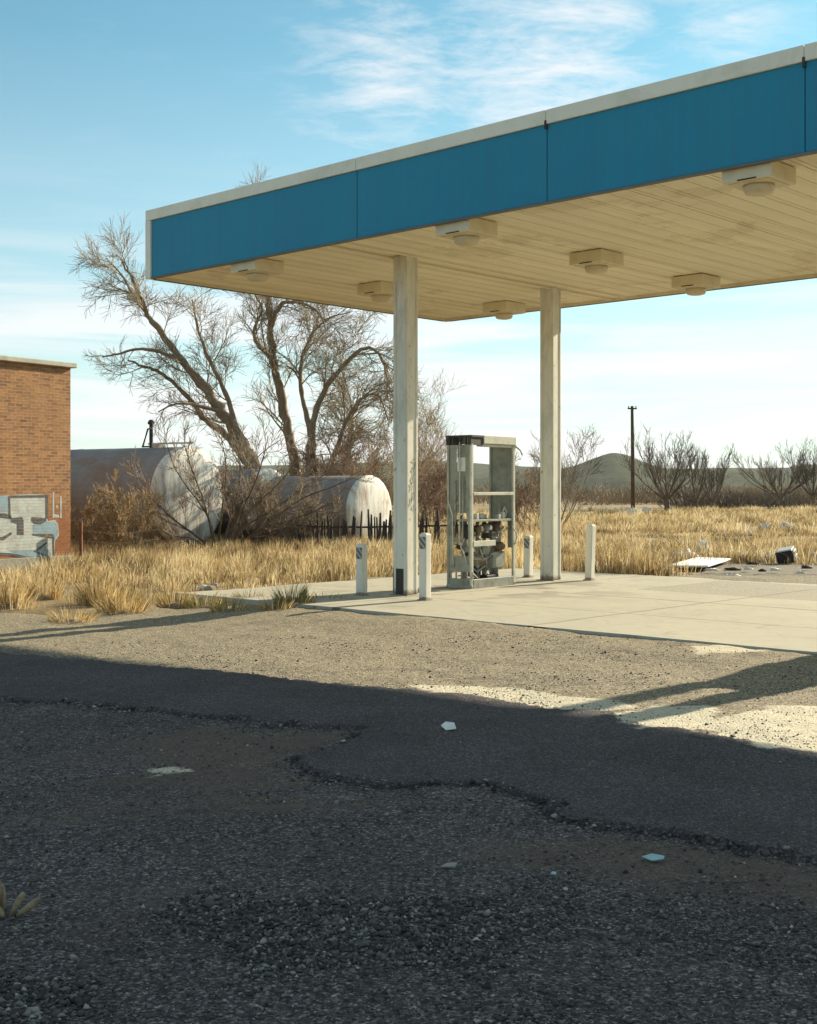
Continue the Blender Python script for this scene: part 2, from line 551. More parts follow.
class MB:
    """collects shapes; build() links them as ONE mesh object"""

    def __init__(s):
        s.v, s.f, s.marks = [], [], []

    def add(s, verts, faces):
        b = len(s.v)
        s.marks.append((b, len(s.f)))
        s.v += [tuple(v) for v in verts]
        s.f += [tuple(b + i for i in f) for f in faces]
        return s

    def box(s, lo, hi, M=None):
        x0, y0, z0 = lo
        x1, y1, z1 = hi
        vs = [Vector(p) for p in ((x0, y0, z0), (x1, y0, z0), (x1, y1, z0), (x0, y1, z0), (x0, y0, z1), (x1, y0, z1), (x1, y1, z1), (x0, y1, z1))]
        if M is not None:
            vs = [M @ v for v in vs]
        return s.add(vs, [(0, 3, 2, 1), (4, 5, 6, 7), (0, 1, 5, 4), (1, 2, 6, 5), (2, 3, 7, 6), (3, 0, 4, 7)])

    def tube(s, pts, radii, n=8, cap=True):
        pts = [Vector(p) for p in pts]
        if isinstance(radii, (int, float)):
            radii = [radii] * len(pts)
        rings = []
        ref = Vector((0.31, 0.22, 0.92))
        for i, p in enumerate(pts):
            t = (pts[min(i + 1, len(pts) - 1)] - pts[max(i - 1, 0)]).normalized()
            if abs(t.dot(ref)) > 0.95:
                a = t.cross(Vector((1, 0.1, 0))).normalized()
            else:
                a = t.cross(ref).normalized()
            b = t.cross(a)
            rings.append([p + radii[i] * (math.cos(2 * math.pi * k / n) * a + math.sin(2 * math.pi * k / n) * b) for k in range(n)])
        vs = [v for r in rings for v in r]
        fs = []
        for i in range(len(pts) - 1):
            for k in range(n):
                k2 = (k + 1) % n
                fs.append((i * n + k, i * n + k2, (i + 1) * n + k2, (i + 1) * n + k))
        if cap:
            fs.append(tuple(range(n))[::-1])
            fs.append(tuple(len(vs) - n + k for k in range(n)))
        return s.add(vs, fs)

    def lathe(s, prof, n=20, M=None):
        vs, fs = [], []
        for (r, z) in prof:
            for k in range(n):
                a = 2 * math.pi * k / n
                v = Vector((r * math.cos(a), r * math.sin(a), z))
                vs.append(M @ v if M is not None else v)
        for i in range(len(prof) - 1):
            for k in range(n):
                k2 = (k + 1) % n
                fs.append((i * n + k, i * n + k2, (i + 1) * n + k2, (i + 1) * n + k))
        fs.append(tuple(range(n))[::-1])
        fs.append(tuple(len(vs) - n + k for k in range(n)))
        return s.add(vs, fs)

    def prism(s, poly, y0, y1, axes='xz'):
        """outline given in two axes, extruded along the third"""
        def mk(a, b, c):
            return {'xz': (a, c, b), 'yz': (c, a, b), 'xy': (a, b, c)}[axes]
        n = len(poly)
        vs = [mk(a, b, y0) for a, b in poly] + [mk(a, b, y1) for a, b in poly]
        fs = [tuple(range(n))[::-1], tuple(range(n, 2 * n))]
        for i in range(n):
            j = (i + 1) % n
            fs.append((i, j, n + j, n + i))
        return s.add(vs, fs)

    def build(s, name, mat, parent=None, bevel=0.0, smooth=False, seg=2):
        me = bpy.data.meshes.new(name)
        me.from_pydata(s.v, [], s.f)
        import bmesh
        bm = bmesh.new()
        bm.from_mesh(me)
        bmesh.ops.recalc_face_normals(bm, faces=bm.faces)
        if bevel:
            bmesh.ops.bevel(bm, geom=bm.edges[:], offset=bevel, segments=seg, affect='EDGES', profile=0.5)
        bm.to_mesh(me)
        bm.free()
        me.materials.append(mat)
        o = bpy.data.objects.new(name, me)
        COL.objects.link(o)
        if parent is not None:
            o.parent = parent
        if smooth:
            for p in me.polygons:
                p.use_smooth = True
        return o


def build_each(mb, name, mat, parent=None, **kw):
    """every shape of the collection becomes an object of its own"""
    out = []
    ends = mb.marks[1:] + [(len(mb.v), len(mb.f))]
    for (v0, f0), (v1, f1) in zip(mb.marks, ends):
        q = MB()
        q.add(mb.v[v0:v1], [tuple(i - v0 for i in f) for f in mb.f[f0:f1]])
        out.append(q.build(name, mat, parent, **kw))
    return out


def npmesh(name, verts, faces, mat, parent=None, attrs=None, smooth=False):
    """faces: list of int arrays (n,3) / (n,4)"""
    me = bpy.data.meshes.new(name)
    verts = np.asarray(verts, np.float32)
    me.vertices.add(len(verts))
    me.vertices.foreach_set('co', verts.ravel())
    tot = sum(len(f) for f in faces)
    loops = np.concatenate([np.asarray(f, np.int32).ravel() for f in faces if len(f)])
    sizes = np.concatenate([np.full(len(f), np.asarray(f).shape[1], np.int32) for f in faces if len(f)])
    me.loops.add(len(loops))
    me.loops.foreach_set('vertex_index', loops)
    me.polygons.add(tot)
    starts = np.concatenate([[0], np.cumsum(sizes)[:-1]]).astype(np.int32)
    me.polygons.foreach_set('loop_start', starts)
    me.polygons.foreach_set('loop_total', sizes)
    if smooth:
        me.polygons.foreach_set('use_smooth', np.ones(tot, bool))
    me.update(calc_edges=True)
    for k, a in (attrs or {}).items():
        at = me.attributes.new(k, 'FLOAT', 'POINT')
        at.data.foreach_set('value', np.asarray(a, np.float32))
    me.materials.append(mat)
    o = bpy.data.objects.new(name, me)
    COL.objects.link(o)
    if parent is not None:
        o.parent = parent
    return o


def copy_tree(o, parent=None):
    c = o.copy()
    COL.objects.link(c)
    if parent is not None:
        c.parent = parent
    for ch in list(o.children):
        copy_tree(ch, c)
    return c


# ------------------------------------------------------------------ layout axes
FL = G(147.5, 279, HS)
BL = G(449.6, 321.4, HS)
U2 = Vector((BL.x - FL.x, BL.y - FL.y, 0))
DEPTH = U2.length
U2.normalize()
U2 = Matrix.Rotation(R(0.7), 3, 'Z') @ U2
E1 = Vector((U2.y, -U2.x, 0))                 # to the right along the long side
RZC = math.atan2(E1.y, E1.x)
ISL = R(-38.5)                                # pump island axes
IE1 = Vector((math.cos(ISL), math.sin(ISL), 0))
IE2 = Vector((-math.sin(ISL), math.cos(ISL), 0))
LEN = 15.8
SUN_AZ, SUN_EL = 47.0, 22.6


def cc(p):
    """world -> canopy plan coordinates (s along the long side from left end, t from front edge)"""
    q = Vector((p[0], p[1], 0)) - Vector((FL.x, FL.y, 0))
    return q.dot(E1), q.dot(U2)


# ------------------------------------------------------------------ world, sun


def build_world():
    w = bpy.data.worlds.new('World')
    sc.world = w
    w.use_nodes = True
    t = w.node_tree
    t.nodes.clear()
    n = N.__new__(N)
    n.t = t
    out = t.nodes.new('ShaderNodeOutputWorld')
    bg = t.nodes.new('ShaderNodeBackground')
    sky = t.nodes.new('ShaderNodeTexSky')
    sky.sky_type = 'NISHITA'
    sky.sun_disc = False
    sky.sun_elevation = R(SUN_EL)
    sky.sun_rotation = R(SUN_AZ)
    sky.altitude = 1200
    sky.air_density = 1.0
    sky.dust_density = 1.0
    sky.ozone_density = 1.6
    tc = n.n('TexCoord')
    sp = n.n('SeparateXYZ')
    n.l(tc.outputs['Generated'], sp.inputs[0])
    zc = n.math('MAXIMUM', sp.outputs[2], 0.0)
    den = n.math('ADD', zc, 0.12)
    cb = n.n('CombineXYZ')
    n.l(n.math('DIVIDE', sp.outputs[0], den), cb.inputs[0])
    n.l(n.math('DIVIDE', sp.outputs[1], den), cb.inputs[1])
    # wispy high cloud, thick only around one patch of sky
    mp = n.n('Mapping')
    mp.inputs['Rotation'].default_value = (0, 0, R(-30))
    mp.inputs['Scale'].default_value = (1.6, 2.6, 1)
    mp.inputs['Location'].default_value = (1.9, 0.35, 0)
    n.l(cb.outputs[0], mp.inputs[0])
    wisp = n.noise(3.0, 10, 0.66, mp.outputs[0], 0.45)
    mott = n.noise(13, 7, 0.7, mp.outputs[0], 0.2)
    w_ = n.math('ADD', n.math('MULTIPLY', wisp, 0.75), n.math('MULTIPLY', mott, 0.25))

    def patch(px, py, rad):
        d = Vector(((px - CX) / F, 1, -(py - HY) / F)).normalized()
        dt = n.n('VectorMath', operation='DISTANCE')
        n.l(tc.outputs['Generated'], dt.inputs[0])
        dt.inputs[1].default_value = d
        return n.ramp(n.math('DIVIDE', dt.outputs['Value'], rad), [(0.0, 1.0), (0.35, 0.8), (1.0, 0.0)])
    pm = n.math('MAXIMUM', patch(545, 50, 0.15), n.math('MULTIPLY', patch(390, 70, 0.10), 0.9))
    pm = n.math('MAXIMUM', pm, n.math('MULTIPLY', patch(735, 20, 0.07), 0.8))
    cl = n.math('ADD', w_, n.math('MULTIPLY', pm, 0.20))
    cl = n.ramp(cl, [(0.55, 0.0), (0.66, 0.42), (0.80, 0.95)])
    # unseen veil of high cloud overhead, added as neutral fill for the foreground
    ov1 = n.ramp(zc, [(0.42, 0.0), (0.75, 1.0)])
    fill_veil = n.math('MULTIPLY', n.math('ADD', n.math('MULTIPLY', wisp, 0.6), 0.0), ov1)
    cl = n.math('MULTIPLY', cl, n.math('ADD', n.math('MULTIPLY', pm, 0.75), 0.10))
    cl = n.math('MAXIMUM', cl, fill_veil)
    # streaks of thin cloud low over the horizon
    mp2 = n.n('Mapping')
    mp2.inputs['Scale'].default_value = (2.2, 2.2, 30)
    mp2.inputs['Rotation'].default_value = (R(1.5), R(2), 0)
    n.l(tc.outputs['Generated'], mp2.inputs[0])
    st = n.noise(1.5, 6, 0.55, mp2.outputs[0], 0.6)
    st = n.ramp(st, [(0.42, 0.0), (0.60, 0.85)])
    low = n.ramp(zc, [(0.0, 1.0), (0.13, 0.85), (0.19, 0.15), (0.26, 0.0)])
    st = n.math('MULTIPLY', st, low)
    c = sky.outputs[0]
    c = n.mix(1.0, c, SKYTINT, 'MULTIPLY')
    hz = n.ramp(zc, [(0.0, 0.85), (0.06, 0.64), (0.15, 0.34), (0.33, 0.05), (0.6, 0.0)])
    c = n.mix(hz, c, HAZEC)
    c = n.mix(st, c, CLOUDC)
    c = n.mix(cl, c, CLOUDC)
    n.l(c, bg.inputs[0])
    bg.inputs[1].default_value = SKYSTR
    n.l(bg.outputs[0], out.inputs[0])


SKYTINT = (0.70, 1.16, 1.0)
HAZEC = (6.0, 6.0, 6.1)
CLOUDC = (6.9, 6.8, 6.8)
SKYSTR = 0.070
HAZE_DENSITY = 0.00006
build_world()

sd = bpy.data.lights.new('sun', 'SUN')
sd.energy = 5.0
sd.angle = R(0.53)
sd.color = (1.0, 0.87, 0.66)
sun = bpy.data.objects.new('sun', sd)
COL.objects.link(sun)
sdir = Vector((math.sin(R(SUN_AZ)) * math.cos(R(SUN_EL)), math.cos(R(SUN_AZ)) * math.cos(R(SUN_EL)), math.sin(R(SUN_EL))))
sun.rotation_euler = sdir.to_track_quat('Z', 'Y').to_euler()
sun.location = sdir * 60
sc.view_settings.view_transform = 'Standard'
sc.view_settings.look = 'None'
sc.view_settings.gamma = 1.0
sc.view_settings.exposure = 1.12

# ------------------------------------------------------------------ ground
PADP = {}


def cw(s, t, z=0.0):
    p = Vector((FL.x, FL.y, 0)) + E1 * s + U2 * t
    return Vector((p.x, p.y, z))


PT0, PT1 = -0.45, DEPTH + 0.35               # pad extent front / back
PS0, PS1 = 1.35, 19.0                         # pad extent left / right


def on_pad(x, y, m=0.0):
    s = (x - FL.x) * E1.x + (y - FL.y) * E1.y
    t = (x - FL.x) * U2.x + (y - FL.y) * U2.y
    return (s > PS0 - m) & (s < PS1 + m) & (t > PT0 - m) & (t < PT1 + m)


W = lambda pts: [tuple(G(*p)[:2]) for p in pts]
OV_LOW = W([(-260, 668), (-120, 680), (0, 690), (60, 696), (130, 703), (200, 715), (260, 722), (320, 727), (362, 729), (345, 744), (298, 757), (290, 768), (318, 780), (360, 784),
            (440, 786), (485, 790), (520, 800), (560, 820), (600, 828), (660, 836), (740, 850), (817, 862), (1000, 890)])
OV_TOP = W([(1000, 770), (817, 752), (740, 744), (680, 733), (617, 728), (606, 716), (560, 713), (500, 701), (430, 694), (400, 690), (200, 668), (0, 646), (-260, 620)])
OVERLAY = OV_LOW + OV_TOP
CRACK2 = W([(330, 676), (430, 698), (520, 706), (600, 716), (612, 724), (690, 738), (760, 752), (860, 776)])
CRACK3 = W([(200, 648), (262, 660), (330, 668), (390, 682)])
PALE = [W([(408, 684), (500, 688), (600, 699), (632, 706), (600, 715), (560, 711), (500, 701), (440, 694)]),
        W([(612, 716), (650, 707), (700, 706), (725, 713), (690, 729), (640, 733), (615, 727)]),
        W([(690, 725), (760, 711), (900, 700), (900, 762), (760, 749), (720, 739)]),
        W([(690, 651), (740, 649), (768, 656), (700, 658)]),
        W([(150, 769), (172, 767), (176, 771), (156, 774)])]


def lot_fields(x, y):
    wob = 0.22 * (fbm(x * 2.5, y * 2.5, 3, 5) - 0.5) + 0.11 * (fbm(x * 11, y * 11, 4, 6) - 0.5)
    wob2 = 0.22 * (fbm(x * 2.5 + 50, y * 2.5, 3, 9) - 0.5) + 0.11 * (fbm(x * 11 + 50, y * 11, 4, 10) - 0.5)
    xx, yy = x + wob, y + wob2
    ov = inpoly(xx, yy, OVERLAY).astype(float)
    dl = dist_line(xx, yy, OV_LOW)
    crack = 0.8 * np.exp(-(dl / 0.028) ** 2)
    crack = np.maximum(crack, 0.62 * np.exp(-(dist_line(xx, yy, CRACK2) / 0.05) ** 2))
    crack = np.maximum(crack, 0.5 * np.exp(-(dist_line(xx, yy, CRACK3) / 0.04) ** 2))
    pale = np.zeros_like(x)
    for k, p in enumerate(PALE):
        ins = inpoly(xx, yy, p)
        dd = dist_line(xx, yy, p + [p[0]])
        pale = np.maximum(pale, np.where(ins, 0.5 + np.minimum(dd / 0.2, 0.4), 0.5 - dd / 0.25))
    pale = np.clip(pale, 0, 1)
    dirt_sunlit = 0.30 + 0.4 * (fbm(x * 0.6, y * 0.6, 4, 3) - 0.5)
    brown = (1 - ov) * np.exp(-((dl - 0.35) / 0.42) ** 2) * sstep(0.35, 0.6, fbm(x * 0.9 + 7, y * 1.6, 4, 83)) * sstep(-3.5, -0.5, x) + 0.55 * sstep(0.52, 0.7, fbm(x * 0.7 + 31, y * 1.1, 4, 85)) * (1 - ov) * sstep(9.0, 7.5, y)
    dirt_sunlit += 0.10 * np.exp(-(dl / 0.45) ** 2) * (1 - ov)
    dirt_sunlit -= 0.25 * ov
    dirt_sunlit -= 0.35 * sstep(6.0, 4.6, y)  # shaded foreground painted darker by taking out the pale tone
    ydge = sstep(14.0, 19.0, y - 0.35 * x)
    dirt_sunlit += 0.5 * ydge * (x < 0)
    dirt_sunlit += 0.60 * sstep(8.0, 10.0, y + 0.75 * x) * (1 - ov)  # paler tan painted beyond the canopy shadow's edge, boosting the sunlit zone
    return ov, crack, pale, np.stack([np.clip(dirt_sunlit, 0, 1), np.clip(brown, 0, 1)]), dl


def lot_height(x, y, ov, dl):
    z = zg0(x, y)
    tt = (x - FL.x) * U2.x + (y - FL.y) * U2.y
    z = z + 0.040 * sstep(PT0 - 1.6, PT0 - 0.2, tt) * sstep(-3.4, -1.5, x)
    z = z + 0.022 * (ov * sstep(0.0, 0.03, dl))
    z = z + 0.05 * (fbm(x * 0.45, y * 0.45, 3, 21) - 0.5) + 0.030 * (fbm(x * 2.2, y * 2.2, 4, 31) - 0.5) * (1 - 0.6 * ov)
    z = z + 0.018 * (fbm(x * 9, y * 9, 3, 41) - 0.5) * (1 - 0.7 * ov)
    return z


def build_lot():
    rows = [1.2]
    while rows[-1] < 22.5:
        rows.append(rows[-1] + max(0.02, 0.0052 * rows[-1]))
    ys = np.array(rows)
    us = np.linspace(-1, 1, 330)
    half = 2.2 + 0.42 * ys
    Xg = us[None, :] * half[:, None]
    Yg = np.repeat(ys[:, None], len(us), 1)
    x, y = Xg.ravel(), Yg.ravel()
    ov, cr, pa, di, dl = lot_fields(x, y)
    z = lot_height(x, y, ov, dl)
    # the sheet dips under the soil at its far and left rim, and runs under the pad
    rim = sstep(0.955, 1.0, np.abs(np.repeat(us[None, :], len(ys), 0).ravel())) + sstep(21.0, 22.4, y)
    edge = sstep(-0.25, 0.4, y - (15.9 - 0.15 * x + 1.1 * (fbm(x * 0.8, y * 0.8, 3, 77) - 0.5) * 2)) * (x < -1.0)
    z = z - 0.12 * np.clip(rim, 0, 1) - 0.10 * edge
    z = np.where(on_pad(x, y, -0.04), -0.06, z)
    n, mcol = len(ys), len(us)
    idx = np.arange(n * mcol).reshape(n, mcol)
    q = np.stack([idx[:-1, :-1], idx[:-1, 1:], idx[1:, 1:], idx[1:, :-1]], -1).reshape(-1, 4)
    o = npmesh('asphalt_lot', np.stack([x, y, z], 1), [q], MAT['lot'], None, {'overlay': ov, 'crack': cr, 'pale': pa, 'dirt_sunlit': di[0], 'brown': di[1]}, True)
    tag(o, kind='structure')


build_lot()


def bare_zone(x, y):
    """gravelly strip with litter beyond the pad on the right"""
    s = (x - FL.x) * E1.x + (y - FL.y) * E1.y
    t = (x - FL.x) * U2.x + (y - FL.y) * U2.y
    wob = 1.2 * (fbm(x * 0.7, y * 0.7, 3, 13) - 0.5)
    a = sstep(4.0, 5.0, x + wob) * sstep(26.2, 25.0, y + 1.3 * wob) * sstep(6.0, 7.0, t)
    # paler worn strip across the field
    b = 0.75 * sstep(3.0, 1.0, np.abs(y - (46 + 0.1 * x) + 3 * wob)) * sstep(2, 10, x)
    c = 0.8 * sstep(10, 4, np.abs(y - 97 + 4 * wob))
    return np.clip(a + b + c, 0, 1)


def build_ground():
    # polar sheet reaching the horizon
    rr = [0.5]
    while rr[-1] < 4300:
        rr.append(rr[-1] + max(0.35, 0.018 * rr[-1] if rr[-1] < 200 else 0.08 * rr[-1]))
    rr = np.array(rr)
    th = np.linspace(0, 2 * np.pi, 361)[:-1]
    x = (rr[:, None] * np.sin(th)[None, :]).ravel()
    y = (rr[:, None] * np.cos(th)[None, :]).ravel()
    r = np.hypot(x, y)
    z = zg0(x, y) * sstep(400, 60, r) - 0.02
    near = sstep(2.5, 0.0, np.maximum(np.abs(x) - 2.2 - 0.42 * y, y - 21.0))
    z = z + 0.16 * (fbm(x * 0.25, y * 0.25, 4, 61) - 0.5) * sstep(18, 30, r) * sstep(300, 80, r)
    inside_lot = (y > 0.9) & (y < 22.2) & (np.abs(x) < 2.2 + 0.42 * y - 0.05)
    lotedge = (x < -1.0) & (y > 15.9 - 0.15 * x - 0.3)
    z = np.where(inside_lot & ~lotedge, z - 0.20, z)
    z = np.where(on_pad(x, y, 0.5), -0.2, z)
    grass = sstep(19, 24, y) * sstep(-14, -9, x) * sstep(180, 90, r) * (0.5 + 0.5 * sstep(0.3, 0.6, fbm(x * 0.15, y * 0.3, 4, 71)))
    bare = bare_zone(x, y)
    nr, nt = len(rr), len(th)
    idx = np.arange(nr * nt).reshape(nr, nt)
    nx = np.roll(idx, -1, 1)
    q = np.stack([idx[:-1], idx[1:], nx[1:], nx[:-1]], -1).reshape(-1, 4)
    o = npmesh('ground', np.stack([x, y, z], 1), [q], MAT['ground'], None, {'grass': grass, 'bare': bare}, True)
    tag(o, kind='structure')


build_ground()


pc_pre = G(480, 588, PAD)


def build_pad():
    # four slabs' worth of concrete in one sheet with saw cuts, edges slightly ragged
    ns, nt = 700, 300
    ss = np.linspace(PS0, PS1, ns)
    ts = np.linspace(PT0, PT1, nt)
    S, T = np.meshgrid(ss, ts)
    jit = 0.05 * (fbm(S.ravel() * 2.0, T.ravel() * 2.0, 4, 3).reshape(S.shape) - 0.5)
    T2 = T.copy()
    T2[0] += jit[0] * 1.6
    T2[-1] += jit[-1] * 3
    S2 = S.copy()
    S2[:, 0] += 4 * jit[:, 0]
    X = FL.x + E1.x * S2 + U2.x * T2
    Y = FL.y + E1.y * S2 + U2.y * T2
    Z = np.full(S.shape, PAD) + 0.008 * (fbm(S.ravel() * 1.2, T.ravel() * 1.2, 3, 15).reshape(S.shape) - 0.5)
    top = np.stack([X.ravel(), Y.ravel(), Z.ravel()], 1)
    n = ns * nt
    idx = np.arange(n).reshape(nt, ns)
    q = np.stack([idx[:-1, :-1], idx[:-1, 1:], idx[1:, 1:], idx[1:, :-1]], -1).reshape(-1, 4)
    ring = np.concatenate([idx[0, :], idx[1:, -1], idx[-1, -2::-1], idx[-2:0:-1, 0]])
    low = top[ring].copy()
    low[:, 2] = -0.22
    li = n + np.arange(len(ring))
    sq = np.stack([ring, li, np.roll(li, -1), np.roll(ring, -1)], 1)
    worn = sstep(5.35, 5.75, S + 0.0) * sstep(4.25, 4.45, T) * sstep(PT1 - 0.05, PT1 - 0.3, T) * 0.95
    worn = np.maximum(worn, 0.42 * sstep(0.28, 0.0, np.abs(T - 3.55)) * sstep(6.5, 8.5, S))
    worn = worn.ravel()
    # saw cuts, a few wandering cracks, oil drips by the island
    cut = np.zeros_like(S)
    for a in (4.1, 7.4, 10.7):
        cut = np.maximum(cut, np.exp(-((S - a) / 0.022) ** 2))
    cut = np.maximum(cut, np.exp(-((T - 3.18) / 0.030) ** 2) * sstep(4.6, 5.2, S))
    cut = np.maximum(cut, np.exp(-((T - 1.35) / 0.022) ** 2) * 0.7)
    wv = fbm(S.ravel() * 0.8, T.ravel() * 0.8, 5, 401).reshape(S.shape)
    cut = np.maximum(cut, 0.4 * np.exp(-((wv - 0.5) / 0.004) ** 2) * sstep(0.45, 0.6, fbm(S.ravel() * 0.35, T.ravel() * 0.35, 3, 409).reshape(S.shape)))
    cut = cut.ravel()
    ps, pt = cc(pc_pre)
    oil = 0.7 * sstep(0.52, 0.68, fbm(S.ravel() * 2.2, T.ravel() * 2.2, 4, 421)) * np.exp(-(((S - ps) / 2.0) ** 2 + ((T - pt) / 2.6) ** 2)).ravel()
    verts = np.concatenate([top, low])
    o = npmesh('concrete_pad', verts, [q, sq], MAT['concrete'], None, {'worn': np.concatenate([worn, worn[ring]]), 'cut': np.concatenate([cut, cut[ring]]), 'oil': np.concatenate([oil, oil[ring]])})
    tag(o, kind='structure')


build_pad()

# ------------------------------------------------------------------ canopy


def seam_s(px):
    k = (px - CX) / F
    return (k * FL.y - FL.x) / (E1.x - k * E1.y)


def build_canopy():
    root = empty('station_canopy', (FL.x, FL.y, 0), RZC,
                 'petrol station canopy with wide blue fascia, white rim and cream soffit on square posts', 'canopy')
    L, Dp = LEN, DEPTH
    z0, z1 = HS, HS + 1.0
    zb = z1 - 0.155
    # blue fascia panels on all four sides (long front split by seams)
    fx = [0.10] + [seam_s(p_) for p_ in (357, 547, 805)] + [14.0, L - 0.1]
    fb = MB()
    for a, b in zip(fx[:-1], fx[1:]):
        fb.box((a + 0.005, 0.0, z0 + 0.018), (b - 0.005, 0.05, zb))
        fb.box((a + 0.005, Dp - 0.05, z0 + 0.018), (b - 0.005, Dp, zb))
    fb.box((0.0, 0.10, z0 + 0.018), (0.05, Dp - 0.10, zb))
    fb.box((L - 0.05, 0.10, z0 + 0.018), (L, Dp - 0.10, zb))
    build_each(fb, 'fascia', MAT['blue'], root, bevel=0.003, seg=1)
    tb = MB()
    # white rim on top
    for a, b in zip(fx[:-1], fx[1:]):
        aa = a if a > 0.2 else -0.02
        bb = b if b < L - 0.2 else L + 0.02
        tb.box((aa + 0.003, -0.025, zb + 0.003), (bb - 0.003, 0.06, z1))
        tb.box((aa + 0.003, Dp - 0.06, zb + 0.003), (bb - 0.003, Dp + 0.025, z1))
    tb.box((-0.02, 0.063, zb + 0.003), (0.06, Dp - 0.063, z1))
    tb.box((L - 0.06, 0.063, zb + 0.003), (L + 0.02, Dp - 0.063, z1))
    build_each(tb, 'rim', MAT['trim'], root, bevel=0.004, seg=1)
    cb = MB()
    for x in (0, L):
        for y in (0, Dp):
            sx = 0.098 if x == 0 else -0.098
            sy = 0.098 if y == 0 else -0.098
            ox = -0.022 if x == 0 else 0.022
            oy = -0.022 if y == 0 else 0.022
            cb.box((min(x + ox, x + sx), min(y + oy, y + 0.03 * (1 if y == 0 else -1)), z0), (max(x + ox, x + sx), max(y + oy, y + 0.03 * (1 if y == 0 else -1)), zb))
            cb.box((min(x + ox, x + 0.03 * (1 if x == 0 else -1)), min(y + sy, y + 0.033 * (1 if y == 0 else -1)), z0),
                   (max(x + ox, x + 0.03 * (1 if x == 0 else -1)), max(y + sy, y + 0.033 * (1 if y == 0 else -1)), zb))
    build_each(cb, 'corner_trim', MAT['trim'], root)
    db = MB()
    db.box((0.1, -0.012, z0 - 0.004), (L - 0.1, 0.052, z0 + 0.014))
    db.box((0.1, Dp - 0.052, z0 - 0.004), (L - 0.1, Dp + 0.012, z0 + 0.014))
    db.box((-0.012, 0.1, z0 - 0.004), (0.052, Dp - 0.1, z0 + 0.014))
    db.box((L - 0.052, 0.1, z0 - 0.004), (L + 0.012, Dp - 0.1, z0 + 0.014))
    build_each(db, 'drip_edge', MAT['drip'], root)
    db = MB()
    db.box((0.056, 0.056, z0 + 0.006), (L - 0.056, 0.085, z0 + 0.052))
    db.box((0.056, Dp - 0.085, z0 + 0.002), (L - 0.056, Dp - 0.056, z0 + 0.052))
    db.box((0.056, 0.088, z0 + 0.002), (0.085, Dp - 0.088, z0 + 0.052))
    db.box((L - 0.085, 0.088, z0 + 0.002), (L - 0.056, Dp - 0.088, z0 + 0.052))
    build_each(db, 'soffit_edge', MAT['light_box'], root)
    jb = MB()
    for x in fx[1:-1]:
        jb.box((x - 0.006, 0.012, z0 + 0.02), (x + 0.006, 0.055, z1 - 0.004))
        if x > fx[1] + 0.1:
            jb.box((x - 0.012, -0.034, zb - 0.05), (x + 0.012, -0.002, zb + 0.04))
    build_each(jb, 'fascia_joint', MAT['seam'], root)
    # soffit planks run across the canopy
    sb = MB()
    w = 0.30
    k = 0
    x = 0.055
    zs = z0 + 0.05
    while x < L - 0.06:
        x2 = min(x + w, L - 0.055)
        dz = rng.uniform(-0.003, 0.003)
        sb.box((x + 0.004, 0.055, zs + dz), (x2 - 0.004, Dp - 0.055, zs + 0.02 + dz))
        # a standing rib along each joint
        sb.box((x + 0.045, 0.088, zs - 0.007 + dz), (x + 0.070, Dp - 0.088, zs - 0.001 + dz))
        x += w
    sb.build('soffit', MAT['soffit'], root)
    rb = MB()
    rb.box((0.055, 0.055, zs + 0.03), (L - 0.055, Dp - 0.055, z1 - 0.12))
    rb.build('roof_deck', MAT['roof'], root)
    # trim strips across the soffit on the post lines
    tb = MB()
    for s_ in colS:
        for off in (-0.16, 0.14):
            tb.box((s_ + off - 0.02, 0.07, zs - 0.03), (s_ + off + 0.02, Dp - 0.07, zs - 0.012))
    build_each(tb, 'soffit_trim', MAT['soffit'], root)
    return root


# columns
wcol = 0.24


def near_corner_to_centre(p, w1, w2):
    return Vector((p.x, p.y, 0)) - IE1 * (w1 / 2) + IE2 * (w2 / 2)


CA = near_corner_to_centre(G(407, 596, PAD), wcol, wcol)
CB = near_corner_to_centre(G(553, 581, PAD), wcol, wcol)
BAY = 7.55
colS = [cc(CA)[0], cc(CA)[0] + BAY]
canopy = build_canopy()
inv = Matrix.Translation((FL.x, FL.y, 0)) @ Matrix.Rotation(RZC, 4, 'Z')
inv = inv.inverted()


